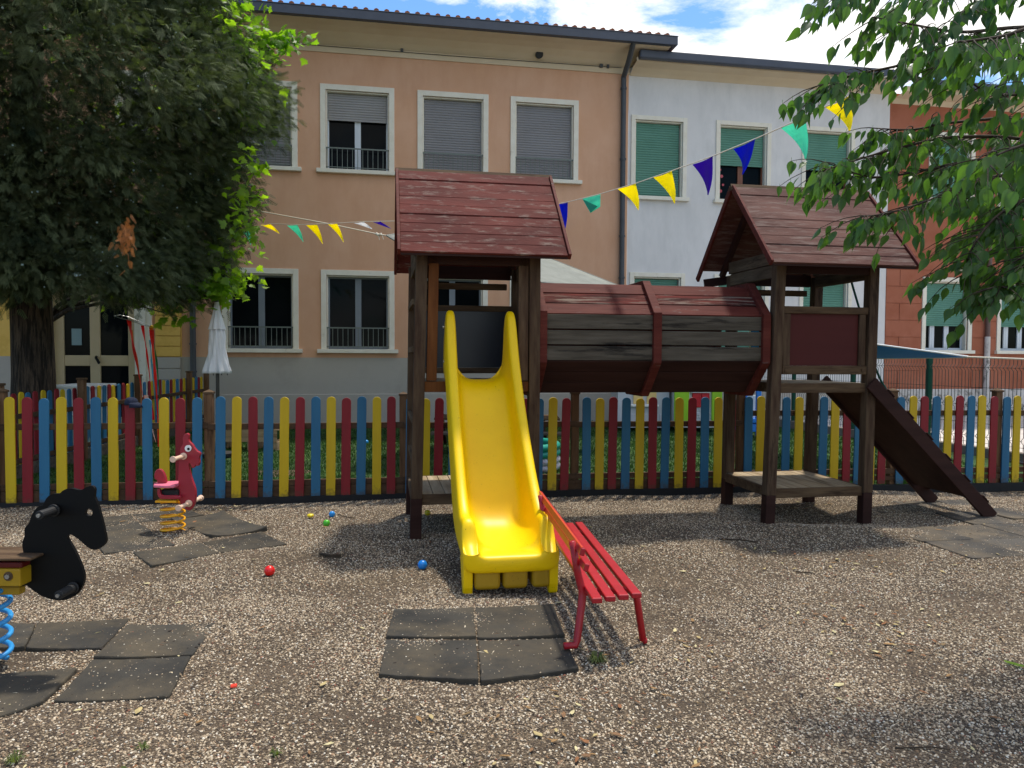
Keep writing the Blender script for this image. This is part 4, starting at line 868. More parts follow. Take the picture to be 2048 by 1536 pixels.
g1 = 'rubber mats around the pink spring rider'; g2 = 'rubber mats around the black horse'; g3 = 'rubber mats at the foot of the slide'; g4 = 'rubber mats around the foot of the ramp'
mat_tile([(207, 1109), (352, 1091), (276, 1045), (175, 1058)], 'dark rubber mat with the black horse muzzle in front of it', g1)
mat_tile([(182, 1052), (278, 1043), (262, 1027), (185, 1035)], 'rear left rubber mat behind the pink rider, partly behind the horse head', g1)
mat_tile([(280, 1043), (408, 1029), (372, 1015), (264, 1027)], 'rubber mat directly behind the yellow coil, nearest the picket fence', g1)
mat_tile([(423, 1074), (535, 1057), (446, 1023), (341, 1038)], 'rubber mat right of the yellow coil with a lifted corner', g1, .002, .014)
mat_tile([(442, 1104), (574, 1088), (524, 1064), (404, 1085)], 'rubber mat of the strip before the pink rider, right hand one', g1)
mat_tile([(303, 1132), (440, 1104.5), (401, 1086), (265, 1107)], 'rubber mat of the strip before the pink rider, left hand one', g1)
mat_tile([(51, 1287), (202, 1285), (261, 1227), (73, 1239)], 'rubber mat behind the blue coil with straight grey top edge', g2)
mat_tile([(-80, 1288), (48, 1287), (71, 1239), (-20, 1232)], 'rubber mat cut by the left picture edge behind the blue coil', g2)
mat_tile([(186, 1308), (384, 1303), (432, 1239), (254, 1243)], 'rubber mat right of the horse, upper one of the sloping pair', g2)
mat_tile([(106, 1392), (337, 1386), (382, 1306), (184, 1311)], 'dirty rubber mat sprinkled with black crumbs, lower one of the sloping pair', g2)
mat_tile([(-60, 1440), (84, 1396), (155, 1328), (-80, 1340)], 'rubber mat in the lower left corner in front of the blue coil', g2)
mat_tile([(772, 1273), (952, 1273), (947, 1213), (788, 1217)], 'back left rubber mat of the four under the slide end', g3)
mat_tile([(955, 1273), (1130, 1267), (1107, 1207), (950, 1213)], 'back right rubber mat of the four under the slide end, beside the bench', g3)
mat_tile([(757, 1346), (957, 1357), (953, 1275), (771, 1275)], 'front left rubber mat of the four before the slide', g3)
mat_tile([(961, 1357), (1157, 1330), (1131, 1269), (956, 1275)], 'front right rubber mat of the four before the slide, touching the bench foot', g3)
def q2(a, b): return (PO + e1 * a + e2 * b)
labs = {}
pos = [(4.10, -.87, 'near the play tower, first from the left'), (4.60, -.87, 'in front of the ramp end'), (5.10, -.87, 'at the right picture edge, middle row'), (4.62, -1.37, 'at the front right of the paved patch'), (5.12, -1.37, 'cut by the right edge, front row'), (4.12, -1.37, 'at the front left corner, half covered by gravel'), (4.55, .25, 'behind the ramp, first from the tower'), (5.05, .25, 'behind the lower end of the ramp'), (5.56, .25, 'right of the ramp end by the picket fence'), (5.56, -.25, 'beside the ramp foot at the right edge'), (5.06, -.36, 'under the foot of the ramp')]
for s, t, lab in pos:
    w_ = .494; P = [q2(s, t), q2(s + w_, t), q2(s + w_, t + w_), q2(s, t + w_)]
    mat_tile([(p.x, p.y, 0) for p in P], 'rubber mat ' + lab, g4, -.004 if t < 0 else -.012, .002, RUBBER2)
MV, MF = [], []
for P4, zq, ax_, ay_ in MATQ:
    b = len(MV); MV += [(P4[0][0], P4[0][1], zq - ax_ - ay_), (P4[1][0], P4[1][1], zq + ax_ - ay_), (P4[2][0], P4[2][1], zq + ax_ + ay_), (P4[3][0], P4[3][1], zq - ax_ + ay_)]; MF.append((b, b + 1, b + 2, b + 3))
scatter('pebbles', MV, MF, 700, .0022, .0055, 9, PEB, 'few stray pebbles lying on the rubber mats', mr_lo=.15, keep_base=False)
# ------------------------------------------------------------------ balls
def ball(px, py, r, c, label, D=None, half=False):
    g = gnd(px, py + 0) if D is None else at(px, py, D); 
    if D is None: g = gnd(px, py, r); z = float(hgt(g.x, g.y)) + r * .93
    else: z = g.z
    m_ = MB().sphere((0, 0, 0), r, 24, 14, .55 if half else 1); o = build('play_ball', m_, plain('plastic ball', c, .3), None, smooth=True); o.location = (g.x, g.y, z * (1 if not half else .6)); tag(o, label, 'ball', 'small plastic balls')
    s_ = MB(); s_.tube([(r * 1.0 * math.cos(a), r * 1.0 * math.sin(a), 0) for a in [2 * math.pi * i / 24 for i in range(25)]], r * .012, 5); build('seam', s_, o.data.materials[0], o).rotation_euler = (.6, .3, 0)
ball(539, 1135, .036, (216, 26, 22), 'red plastic ball on the gravel in the middle left'); ball(664, 1021, .029, (30, 132, 206), 'blue plastic ball near the picket fence beside the yellow half ball')
ball(653, 1039, .031, (74, 176, 40), 'green plastic ball on the gravel'); ball(845, 1124, .034, (18, 122, 206), 'blue plastic ball left of the slide end')
ball(621, 1024, .031, (226, 200, 30), 'crushed yellow plastic ball beside the blue one', half=True); ball(855, 1019, .029, (196, 172, 20), 'yellow plastic ball under the left tower')
ball(733, 884, .036, (30, 140, 206), 'blue plastic ball out on the lawn', D=12.6)
# ------------------------------------------------------------------ closed parasol
UM = thing('parasol', 'closed off white parasol on a dark pole standing on the lawn', 'parasol', (0, 0, 0)); ud = 10.9; u0 = at(435, 748, ud); ux, uy = u0.x, u0.y
build('pole', MB().tube([(ux, uy, .04), (ux, uy, 2.3)], .026, 12), POLE, UM, smooth=True)
prof = [(.05, 2.42), (.07, 2.38), (.09, 2.25), (.135, 2.15), (.128, 2.13)]; zt = at(435, 602, ud).z; zb = at(435, 745, ud).z; zc = at(435, 655, ud).z
def fold(a, z): return 1 + .16 * math.cos(8 * a + 1.5 * math.sin(z * 6)) + .07 * math.cos(17 * a + z * 9)
cv = MB(); hh_ = zt - zb
pr = [(.012, zt), (.03, zt - .02), (.045, zt - .12), (.075, zt - .25), (.115, zc - .03)]; cv.lathe(pr, (ux, uy, 0), 64, lambda a, z: 1 + (.18 * math.cos(8 * a)) * max(0, (zt - z) * 2.0))
build('top_flap', cv, CLOTHW, UM, smooth=True)
cv = MB(); pr = [(.06, zc + .04), (.088, zc - .05), (.10, zc - .15), (.105, zc - .3), (.125, zc - .45), (.145, zb + .12), (.17, zb + .03), (.175, zb - .01)]; cv.lathe(pr, (ux, uy, 0), 96, fold)
o = build('canopy', cv, CLOTHW, UM, smooth=True); sd = o.modifiers.new('thick', 'SOLIDIFY'); sd.thickness = .004
rb = MB()
for i in range(8): a = i * math.pi / 4; rb.tube([(ux + .13 * math.cos(a), uy + .13 * math.sin(a), zb + .08), (ux + .15 * math.cos(a), uy + .15 * math.sin(a), zb - .04)], .006, 6)
build('rib_ends', rb, POLE, UM)
build('base', MB().lathe([(.0, .0), (.24, 0), (.24, .05), (.05, .07), (.035, .25), (.0, .25)], (ux, uy, 0), 24), BLACKM, UM, smooth=False)
# ------------------------------------------------------------------ cap on a picket
cp = at(262, 803, fence_D(262)); CP = thing('cloth_cap', 'navy cloth cap hung over a red picket', 'cap', (0, 0, 0))
NAVY = mat('navy cloth', S((24, 30, 48)), S((34, 42, 62)), 30, .95, .4, 160)
m_ = MB(); m_.lathe([(.062, -.035), (.064, -.01), (.058, .015), (.043, .034), (.02, .043), (.001, .045)], (cp.x, cp.y, cp.z), 24, lambda a, z: 1 + .05 * math.sin(3 * a + 40 * z)); o = build('crown', m_, NAVY, CP, smooth=True); o.modifiers.new('t', 'SOLIDIFY').thickness = .004
m_ = MB(); vs = []
for j in range(3):
    for i in range(13):
        a = -.2 - math.pi * .0 + (-1.2 + 2.4 * i / 12); r = .062 + j * .028; vs.append((cp.x + r * math.cos(a) * 1.0, cp.y + .062 * math.sin(a) * (1 + j * .12), cp.z - .012 - .012 * j * j))
m_.add(vs, [(j * 13 + i, j * 13 + i + 1, (j + 1) * 13 + i + 1, (j + 1) * 13 + i) for j in range(2) for i in range(12)]); o = build('brim', m_, NAVY, CP, smooth=True); o.modifiers.new('t', 'SOLIDIFY').thickness = .004
# ------------------------------------------------------------------ ribbons
RB = thing('ribbon_hanger', 'long red orange blue and green ribbons hanging from a thin wire hoop near the door', 'ribbons')
hoop = MB().tube([at(*q) for q in ((228, 632, 11.5), (243, 637, 11.45), (262, 641, 11.4), (285, 650, 11.4), (303, 654, 11.5), (285, 646, 11.6), (258, 634, 11.6), (240, 630, 11.55), (228, 632, 11.5))], .006, 5)
hoop.tube([at(243, 637, 11.5), at(256, 606, 11.5), at(262, 590, 11.5)], .004, 4); build('hoop', hoop, STEEL, RB)
def ribbon(pts, w_, c, D):
    m_ = MB(); P = [at(x, y, D + .03 * i) for i, (x, y) in enumerate(pts)]; dense = []
    for i in range(len(P) - 1):
        for j in range(8): dense.append(P[i].lerp(P[i + 1], j / 8))
    dense.append(P[-1]); vs = []
    for i, p in enumerate(dense):
        a = .9 * math.sin(i * .35 + D * 3); ww = w_ * (.6 + .4 * math.sin(i * .2 + 1)); d = Vector((math.cos(a), math.sin(a), 0)) * ww / 2; vs += [p - d, p + d]
    k = len(dense); m_.add(vs, [(2 * i, 2 * i + 1, 2 * i + 3, 2 * i + 2) for i in range(k - 1)])
    o = build('ribbon', m_, leafmat('ribbon cloth', S(c), S(c), .4, .5, (1.6, 1.5, 1.4, 1)), RB); o.modifiers.new('t', 'SOLIDIFY').thickness = .0015
ribbon([(258, 639), (266, 690), (276, 740), (288, 800), (296, 850)], .07, (206, 40, 26), 11.42); ribbon([(262, 660), (272, 710), (280, 760), (284, 815), (290, 845)], .05, (206, 120, 30), 11.5)
ribbon([(285, 651), (293, 700), (299, 750), (303, 800), (306, 840)], .05, (214, 24, 24), 11.4); ribbon([(302, 655), (306, 700), (311, 760), (315, 830), (319, 885)], .06, (222, 130, 24), 11.45)
ribbon([(303, 660), (309, 730), (314, 800), (317, 850), (320, 893)], .07, (222, 40, 26), 11.38); ribbon([(300, 680), (303, 720), (308, 780), (313, 830)], .035, (90, 180, 206), 11.55)
ribbon([(305, 665), (313, 720), (318, 780), (321, 830)], .04, (24, 130, 60), 11.6); ribbon([(292, 790), (300, 830), (306, 865), (312, 885)], .06, (226, 200, 190), 11.3)
m_ = MB(); c = at(303, 655, 11.48); m_.sphere(c, .035, 12, 8); build('gold_ball', m_, mat('gold foil', S((220, 180, 60)), None, 3, .3, 0, metal=.7), RB, smooth=True)
# ------------------------------------------------------------------ lawn furniture
PB = thing('pallet_bench', 'low bench of raw pallet wood on the lawn behind the fence', 'bench'); a = at(424, 858, 11.5); b_ = at(556, 858, 11.5); z1 = a.z
m_ = MB()
for i in range(5): m_.box(a.x, b_.x, 11.5 + i * .125, 11.5 + i * .125 + .10, z1 - .022, z1)
build('top_boards', m_, PALLET, PB, bevel=.003); m_ = MB(); m_.box(a.x + .02, b_.x - .02, 11.5, 11.52, z1 - .12, z1 - .024); m_.box(a.x + .02, b_.x - .02, 11.5, 11.52, z1 - .20, z1 - .125); build('front_boards', m_, PALLET, PB, bevel=.003)
for x in (a.x + .02, (a.x + b_.x) / 2 + .02, b_.x - .14): build('leg', MB().box(x, x + .12, 11.53, 12.05, 0, z1 - .205), PALLET, PB, bevel=.004)
PT = thing('picnic_table', 'weathered picnic table with attached benches half hidden by the slide', 'table'); y0 = 11.6; a = at(868, 840, y0); b_ = at(1120, 840, y0)
m_ = MB(); 
for i in range(5): m_.box(a.x, b_.x, y0 + i * .15, y0 + i * .15 + .135, a.z + .0, a.z + .035)
build('table_top', m_, W_BROWNX, PT, bevel=.004)
m_ = MB(); za = at(880, 868, y0 - .35).z; m_.box(a.x, b_.x, y0 - .5, y0 - .25, za, za + .035); m_.box(a.x, b_.x, y0 + 1.0, y0 + 1.25, za, za + .035); build('bench_seat', m_, W_GREYX, PT, bevel=.004)
for x in (a.x + .08, b_.x - .25):
    m_ = MB(); m_.beam((x, y0 - .35, .0), (x, y0 + .25, a.z), .05, .09); m_.beam((x, y0 + 1.1, .0), (x, y0 + .5, a.z), .05, .09); m_.box(x - .02, x + .02, y0 - .45, y0 + 1.2, za - .06, za - .001); build('leg_frame', m_, W_MAROOND, PT, bevel=.003)
PL = thing('paddling_pool', 'small inflated paddling pool with stacked teal and grey printed rings on the lawn', 'paddling pool'); c = gnd(1035, 938); 
def torus(c, R, r, z): return MB().tube([(c.x + R * math.cos(a), c.y + R * math.sin(a), z) for a in [2 * math.pi * i / 36 for i in range(37)]], r, 10, caps=False)
for i, (z, m2) in enumerate(((.05, GREYV), (.135, GREYV), (.225, TEAL), (.315, TEAL))): build('inflated_ring', torus(c, .52, .05, z + .01), m2, PL, smooth=True)
# playhouses by the wall
def pm(n, c): return plain(n, c, .5)
H1 = thing('playhouse', 'grey plastic playhouse with cream shutters on the left of the green one', 'playhouse'); D = 14.9
def hb(parent, name, x0, y0, x1, y1, D, th, m, bev=.01):
    a = at(x0, y0, D); b2 = at(x1, y1, D); return build(name, MB().box(a.x, b2.x, D, D + th, min(a.z, b2.z), max(a.z, b2.z)), m, parent, bevel=bev)
PG = pm('light grey plastic', (196, 198, 204)); PGR = pm('lime green plastic', (148, 200, 30)); PRD = pm('red plastic', (190, 22, 34)); PCR = pm('cream plastic', (232, 200, 130)); PBL = pm('bright blue plastic', (30, 120, 210)); PBR = pm('dark red brown plastic', (84, 40, 38))
hb(H1, 'wall', 1236, 742, 1338, 856, D, 1.0, PG); rf_ = MB(); a = at(1228, 742, D); b2 = at(1346, 742, D); rf_.prism([(a.x, a.z), (b2.x, a.z), ((a.x + b2.x) / 2, a.z + .45)], (0, 1, 0), 1.1, (0, D - .05, 0)); build('roof', rf_, PBR, H1, bevel=.02)
hb(H1, 'window_sill', 1262, 809, 1318, 814, D - .08, .1, WHITE); hb(H1, 'shutter', 1267, 775, 1286, 808, D - .03, .03, PCR); hb(H1, 'shutter', 1294, 775, 1313, 808, D - .03, .03, PCR)
for i in range(4):
    hb(H1, 'lower_panel', 1262 + i * 19, 828, 1279 + i * 19, 850, D - .012, .012, PG, .006)
H2 = thing('playhouse', 'white plastic playhouse with lime green corner posts and red shutters', 'playhouse')
hb(H2, 'wall', 1352, 720, 1441, 856, D - .3, 1.0, pm('white plastic', (206, 208, 206))); hb(H2, 'corner_post', 1350, 735, 1378, 846, D - .36, .06, PGR); hb(H2, 'corner_post', 1425, 735, 1444, 846, D - .36, .06, PGR)
hb(H2, 'lintel', 1382, 780, 1421, 786, D - .36, .06, WHITE); hb(H2, 'shutter', 1385, 786, 1402, 815, D - .34, .04, PRD); hb(H2, 'shutter', 1403, 786, 1419, 815, D - .34, .04, PRD)
a = at(1401, 773, D - .31); build('arched_window', MB().tube([a, a + Vector((0, -.02, 0))], .085, 24), pm('dark opening', (60, 30, 30)), H2)
for r in range(4):
    for k in range(3): hb(H2, 'stone_block', 1384 + k * 14 + (r % 2) * 4, 818 + r * 7, 1396 + k * 14 + (r % 2) * 4, 824 + r * 7, D - .315, .015, PG, .008)
rf_ = MB(); a = at(1344, 722, D); b2 = at(1450, 722, D); rf_.prism([(a.x, a.z), (b2.x, a.z), ((a.x + b2.x) / 2, a.z + .45)], (0, 1, 0), 1.1, (0, D - .35, 0)); build('roof', rf_, PRD, H2, bevel=.02)
H3 = thing('toy_house', 'small bright blue plastic play unit beside the white playhouse', 'playhouse'); D3 = 13.6
hb(H3, 'frame', 1486, 770, 1494, 872, D3, .08, PBL); hb(H3, 'frame', 1514, 770, 1522, 872, D3, .08, PBL); hb(H3, 'frame', 1486, 762, 1522, 770, D3, .5, PBL); hb(H3, 'frame', 1484, 838, 1528, 846, D3 - .02, .5, PBL); hb(H3, 'basin', 1484, 848, 1526, 864, D3, .45, PBL); hb(H3, 'back_panel', 1494, 790, 1514, 838, D3 + .3, .03, WHITE)
# things seen through the side fence
WT = thing('white_bin', 'white storage box behind the small side fence near the trunk', 'storage box'); hb(WT, 'body', 100, 776, 172, 860, 13.2, .9, WHITE, .03); hb(WT, 'lid', 98, 770, 174, 777, 13.15, 1.0, WHITE, .02)
GS = thing('toy_slide', 'pale grey green curved plastic toy slide behind the side fence', 'toy slide'); m_ = MB(); P = [at(158, 832, 10.9), at(168, 842, 10.8), at(177, 858, 10.7), at(180, 880, 10.6), at(176, 900, 10.5), at(170, 914, 10.4)]
vs = [];
for p in P: vs += [p, p + Vector((-.45, .1, 0)), p + Vector((-.45, .1, -.03)), p + Vector((0, 0, -.03))]
m_.add(vs, [(4 * i + j, 4 * i + (j + 1) % 4, 4 * i + 4 + (j + 1) % 4, 4 * i + 4 + j) for i in range(len(P) - 1) for j in range(4)] + [(0, 1, 2, 3)]); build('chute', m_, pm('grey green plastic', (120, 150, 140)), GS, bevel=.01, smooth=False)
m_ = MB(); m_.beam(P[0] + Vector((-.02, .02, -.02)), (P[0].x - .02, P[0].y + .1, 0), .05, .05); m_.beam(P[0] + Vector((-.43, .1, -.02)), (P[0].x - .43, P[0].y + .2, 0), .05, .05); build('leg', m_, pm('grey green plastic', (110, 140, 132)), GS)
# ------------------------------------------------------------------ bunting
BU = thing('pennant_bunting', 'string of yellow teal blue purple and white pennants slung between the trees', 'bunting')
PC = {'t': (130, 226, 198), 'y': (250, 236, 30), 'b': (18, 52, 190), 'p': (92, 40, 176), 'w': (226, 226, 226)}
PM = {k: leafmat('pennant ' + k, S(c), S(tuple(int(x * .95) for x in c)), .6, .45, (1.5, 1.5, 1.5, 1), 3) for k, c in PC.items()}
def dB(px): return float(np.interp(px, [440, 495, 540, 590, 630, 672, 725, 770, 960, 1127, 1185, 1258, 1332, 1408, 1490, 1590, 1680, 1760, 1860], [12.6, 12, 11.6, 11.2, 10.9, 10.6, 10.2, 9.9, 8.9, 8.2, 7.5, 6.9, 6.3, 5.75, 5.2, 4.6, 4.15, 3.9, 3.7]))
flags = [('t', (485, 465), (501, 459), (501, 490)), ('y', (521, 450), (541.5, 448), (558.6, 467)), ('t', (574, 451), (596, 450), (606.5, 484)), ('y', (612.6, 450.4), (635.5, 449.4), (645, 487.7)), ('y', (656, 448.4), (675.5, 447.7), (687, 484.6)), ('w', (707, 446), (728, 444), (744, 458)), ('p', (745, 444), (762, 443.6), (781.4, 457)),
 ('b', (1113, 409), (1137, 405), (1127.5, 468)), ('y', (1235.4, 378), (1273, 367.4), (1276.5, 420)), ('y', (1307, 355), (1345.5, 342.5), (1349, 407)), ('p', (1385, 329), (1427.5, 313), (1416, 390)), ('b', (1467, 298), (1513, 278), (1485, 349)), ('t', (1562, 256), (1613, 233), (1611, 318)), ('y', (1650.7, 214.6), (1703.6, 191), (1699, 262))]
for c, a, b, t in flags:
    A, B, T = at(*a, dB(a[0])), at(*b, dB(b[0])), at(*t, dB(t[0]) + random.uniform(-.05, .05)); n = 7; vs = []; fs = []
    nn = (B - A).cross(T - A).normalized()
    for j in range(n + 1):
        for i in range(n + 1):
            u = i / n; v = j / n; p = A.lerp(B, u).lerp(T, v); vs.append(p + nn * (.012 * math.sin(u * 4 + v * 3) * (1 - v * .6) + .02 * math.sin(v * 3.1)))
    for j in range(n):
        for i in range(n): k = j * (n + 1) + i; fs.append((k, k + 1, k + n + 2, k + n + 1))
    m_ = MB().add(vs, fs); o = build('pennant', m_, PM[c], BU); o.modifiers.new('t', 'SOLIDIFY').thickness = .0015
# folded pennant
A, B, C_, T, K = at(1165, 398, 7.7), at(1201, 389, 7.35), at(1200.6, 413.5, 7.35), at(1181, 426, 7.5), at(1172, 404, 7.6)
o = build('pennant', MB().add([A, B, C_, T], [(0, 1, 2, 3)]), PM['t'], BU, label='teal pennant folded over on itself'); o.modifiers.new('t', 'SOLIDIFY').thickness = .0015
o = build('fold', MB().add([A + Vector((.0, -.012, -.005)), C_ + Vector((-.03, -.02, 0)), T + Vector((0, -.012, 0))], [(0, 1, 2)]), plain('teal fold', (20, 184, 140)), o)
sp_ = [(440, 480), (485, 463), (501, 458), (541, 448), (596, 450), (656, 448), (728, 444), (780, 443), (960, 440), (1113, 409), (1137, 404.5), (1201, 388.5), (1273, 367), (1345, 342), (1427, 312.5), (1513, 277.5), (1562, 256), (1613, 233), (1651, 214), (1703, 191), (1760, 160), (1830, 132), (1900, 110)]
build('string', MB().tube([at(x, y - .8, dB(x)) for x, y in sp_], .0045, 5), ROPE, BU)
# ------------------------------------------------------------------ shade sails
def sail(name, label, P, m, n=14, sag=.12, th=.004):
    P = [at(*q) for q in P]; vs = []; fs = []
    for j in range(n + 1):
        for i in range(n + 1):
            u, v = i / n, j / n; ed = 16 * u * (1 - u) * v * (1 - v); uu = u + .0; p = P[0].lerp(P[1], uu).lerp(P[3].lerp(P[2], uu), v)
            vs.append(p + Vector((0, 0, -sag * ed)))
    for j in range(n):
        for i in range(n): k = j * (n + 1) + i; fs.append((k, k + 1, k + n + 2, k + n + 1))
    root = thing(name, label, 'shade sail'); o = build('cloth', MB().add(vs, fs), m, root, smooth=True); o.modifiers.new('t', 'SOLIDIFY').thickness = th
    bd = [i for i in range(n + 1)] + [j * (n + 1) + n for j in range(1, n + 1)] + [n * (n + 1) + i for i in range(n - 1, -1, -1)] + [j * (n + 1) for j in range(n - 1, -1, -1)]
    build('hem', MB().tube([vs[i] for i in bd], .012, 6, caps=False), WHITE if m is SAIL_B else SAIL_G, root, smooth=True); return root
s1 = sail('shade_sail', 'grey green fabric shade sail stretched behind the left tower', [(773, 471, 10.6), (925, 448, 13.6), (1262, 581, 12.6), (900, 548, 9.9)], SAIL_G, sag=.10)
build('rope', MB().tube([at(440, 408, 12.6), at(500, 419, 12.2), at(655, 447, 11.3), at(755, 468, 10.7), at(773, 471, 10.6)], .008, 6), ROPE, s1)
build('knot', MB().tube([at(752, 467, 10.7), at(757, 470, 10.7), at(763, 468, 10.68)], .02, 8).tube([at(757, 470, 10.7), at(759, 480, 10.7)], .006, 5).tube([at(764, 470, 10.7), at(767, 479, 10.7)], .006, 5), ROPE, s1)
s2 = sail('shade_sail', 'blue fabric shade sail with white hem seen edge on behind the right tower', [(1500, 655, 10.4), (1936, 713, 10.2), (1936, 714.5, 10.2), (1500, 720, 12.5)], SAIL_B, sag=.02)
build('rope', MB().tube([at(1932, 713.5, 10.2), at(2048, 718, 10), at(2200, 722, 9.8)], .012, 6), ROPE, s2)
# ------------------------------------------------------------------ foliage helpers
def np_mesh(name, V, F, m, smooth_=False):
    me = bpy.data.meshes.new(name); V = np.asarray(V, np.float32).reshape(-1, 3); F = np.asarray(F, np.int32); k = F.shape[1]
    me.vertices.add(len(V)); me.vertices.foreach_set('co', V.ravel()); me.loops.add(F.size); me.loops.foreach_set('vertex_index', F.ravel()); me.polygons.add(len(F))
    me.polygons.foreach_set('loop_start', np.arange(0, F.size, k, dtype=np.int32)); me.update(calc_edges=True)
    for x in (m if isinstance(m, (list, tuple)) else [m]): me.materials.append(x)
    if smooth_: me.polygons.foreach_set('use_smooth', [True] * len(F))
    return me
def instance_np(T, F, pos, X, Y, Z, sc):
    """place template verts T (k,3) at pos with axes X,Y,Z (n,3) and scale sc (n,)"""
    n = len(pos); k = len(T)
    V = pos[:, None] + sc[:, None, None] * (T[None, :, 0:1] * X[:, None] + T[None, :, 1:2] * Y[:, None] + T[None, :, 2:3] * Z[:, None])
    FF = F[None] + (np.arange(n) * k)[:, None, None]; return V.reshape(-1, 3), FF.reshape(-1, F.shape[1])
def nrm(a): return a / np.maximum(np.linalg.norm(a, axis=-1, keepdims=True), 1e-9)
def frames(d, up):
    Y = nrm(d); X = nrm(np.cross(Y, up)); Z = np.cross(X, Y); return X, Y, Z
# --- conifer (thuja-like sprays)
def spray_template():
    V = []; F = []
    def leaf(p, ang, l, w_, z):
        c, s = math.cos(ang), math.sin(ang); p = np.array(p)
        d = np.array([s, c, 0]); n = np.array([c, -s, 0]); b = len(V)
        V.extend([p, p + d * l * .45 + n * w_ + np.array([0, 0, z]), p + d * l + np.array([0, 0, -z * 2]), p + d * l * .45 - n * w_ + np.array([0, 0, z])]); F.append((b, b + 1, b + 2, b + 3))
    leaf((0, 0, 0), 0, 1.0, .016, .0)
    for i in range(6):
        y = .10 + i * .145; l = .44 * (1 - y * .66); 
        for sg in (-1, 1):
            a = sg * (.72 - .1 * y); yy = y + (.04 if sg > 0 else 0)
            leaf((0, yy, 0), a, l, .03, .03)
            if i < 5:
                q = (math.sin(a) * l * .45, yy + math.cos(a) * l * .45, .0); pass
    return np.array(V, float), np.array(F)
SPT, SPF = spray_template()
TX, TY = -6.68, 10.3
rz_ = [2.0, 2.4, 3.0, 3.6, 4.2, 4.8, 5.3, 5.9, 6.8, 8.2, 9.8, 11]; rr_ = [1.9, 2.35, 2.45, 2.45, 2.8, 3.45, 3.5, 2.85, 2.6, 2.4, 1.7, .4]
def con_r(z, a): return np.interp(z, rz_, rr_) * (1 + .07 * np.sin(3 * a + z * 2.1) + .06 * np.sin(5 * a - z * 3.3) + .07 * np.sin(9 * a + z * 5.2) * np.sin(z * 4.1 + 2 * a))
nc = 2800; ca = rng.uniform(-math.pi, math.pi, nc * 3); cz = 2.5 + 6.7 * rng.uniform(0, 1, nc * 3) ** 1.25
keepc = (np.sin(ca) < .55); ca = ca[keepc][:nc]; cz = cz[keepc][:nc]; crf = rng.uniform(.25, 1.0, len(ca)) ** .4 * con_r(cz, ca)
crf[::5] *= rng.uniform(.15, .7, len(crf[::5])); cz = cz - .12 * rng.random(len(cz)); CC = np.stack([TX + crf * np.cos(ca), TY + crf * np.sin(ca), cz], -1)
per = 52; n = len(CC) * per; base = np.repeat(CC, per, 0); off = nrm(rng.normal(0, 1, (n, 3))) * (rng.uniform(0, 1, (n, 1)) ** .5) * np.array([.30, .30, .36]) * rng.uniform(.7, 1.25, (n, 1))
outd = np.stack([np.cos(np.repeat(ca, per)), np.sin(np.repeat(ca, per)), np.zeros(n)], -1)
dirs = nrm(outd * .55 + off * 1.1 + rng.normal(0, .35, (n, 3)) + np.array([0, 0, -.42])); X, Y, Z = frames(dirs, nrm(rng.normal(0, 1, (n, 3)) + np.array([0, 0, .6])))
V, F = instance_np(SPT, SPF, base + off, X, Y, Z, rng.uniform(.09, .21, n))
CT = thing('conifer_tree', 'big dark evergreen conifer with drooping sprays filling the upper left', 'tree', (0, 0, 0))
M_CON = leafmat('dark conifer foliage', S((34, 46, 34)), S((104, 112, 80)), .2, .75, (1.6, 1.9, .8, 1), 3.2, .08)
link('crown', np_mesh('crown', V, F, M_CON), [], CT)
# browned dead sprays and bluish cones
nd = 70; dp = at(252, 470, 6.9); pos_ = np.array(dp) + rng.normal(0, 1, (nd, 3)) * np.array([.032, .04, .095]); X, Y, Z = frames(nrm(rng.normal(0, .4, (nd, 3)) + np.array([0, 0, -1])), nrm(rng.normal(0, 1, (nd, 3))))
V1, F1 = instance_np(SPT, SPF, pos_, X, Y, Z, rng.uniform(.06, .11, nd)); M_DEAD = leafmat('dead orange conifer spray', S((140, 88, 48)), S((180, 122, 70)), .3, .7, (1.3, 1.2, 1, 1))
link('dead_spray', np_mesh('dead_spray', V1, F1, M_DEAD), [], CT, label='browned orange dead spray')
pick = rng.integers(0, n, 1500); cpn = (base + off)[pick] + outd[pick] * .12; ico = np.array([[1, 0, 0], [-1, 0, 0], [0, 1, 0], [0, -1, 0], [0, 0, 1], [0, 0, -1]], float); icf = np.array([[0, 2, 4], [2, 1, 4], [1, 3, 4], [3, 0, 4], [2, 0, 5], [1, 2, 5], [3, 1, 5], [0, 3, 5]])
X, Y, Z = frames(rng.normal(0, 1, (1500, 3)), rng.normal(0, 1, (1500, 3))); V2, F2 = instance_np(ico, icf, cpn, X, Y, Z, rng.uniform(.010, .018, 1500)); V2 += 0
o = link('cones', np_mesh('cones', V2, F2, mat('bluish green cone', S((120, 140, 134)), S((140, 158, 150)), 5, .7, 0), True), [], CT)
o['kind'] = 'stuff'
tk = MB(); pts = [(TX, TY, -.1), (TX, TY, .4), (TX + .02, TY, 1.2), (TX + .0, TY, 2.4), (TX - .05, TY + .05, 4.5), (TX, TY + .1, 7), (TX, TY, 9.8)]; tk.tube(pts, [.34, .285, .265, .25, .2, .12, .03], 28)
build('trunk', tk, BARK, CT, smooth=True)
lm = MB()
for i in range(34):
    a = random.uniform(-math.pi, math.pi); z = random.uniform(2.6, 8.5)
    if math.sin(a) > .6: continue
    R_ = float(con_r(z, a)) * random.uniform(.75, .95); p = [Vector((TX, TY, z + .25))]
    for k in (.3, .6, .85, 1): p.append(Vector((TX + R_ * k * math.cos(a + .15 * k), TY + R_ * k * math.sin(a + .15 * k), z + .25 + .25 * math.sin(k * 3) - .35 * k * k)))
    lm.tube(p, [.035, .022, .015, .009, .004], 6)
build('limbs', lm, TWIG, CT, smooth=True)
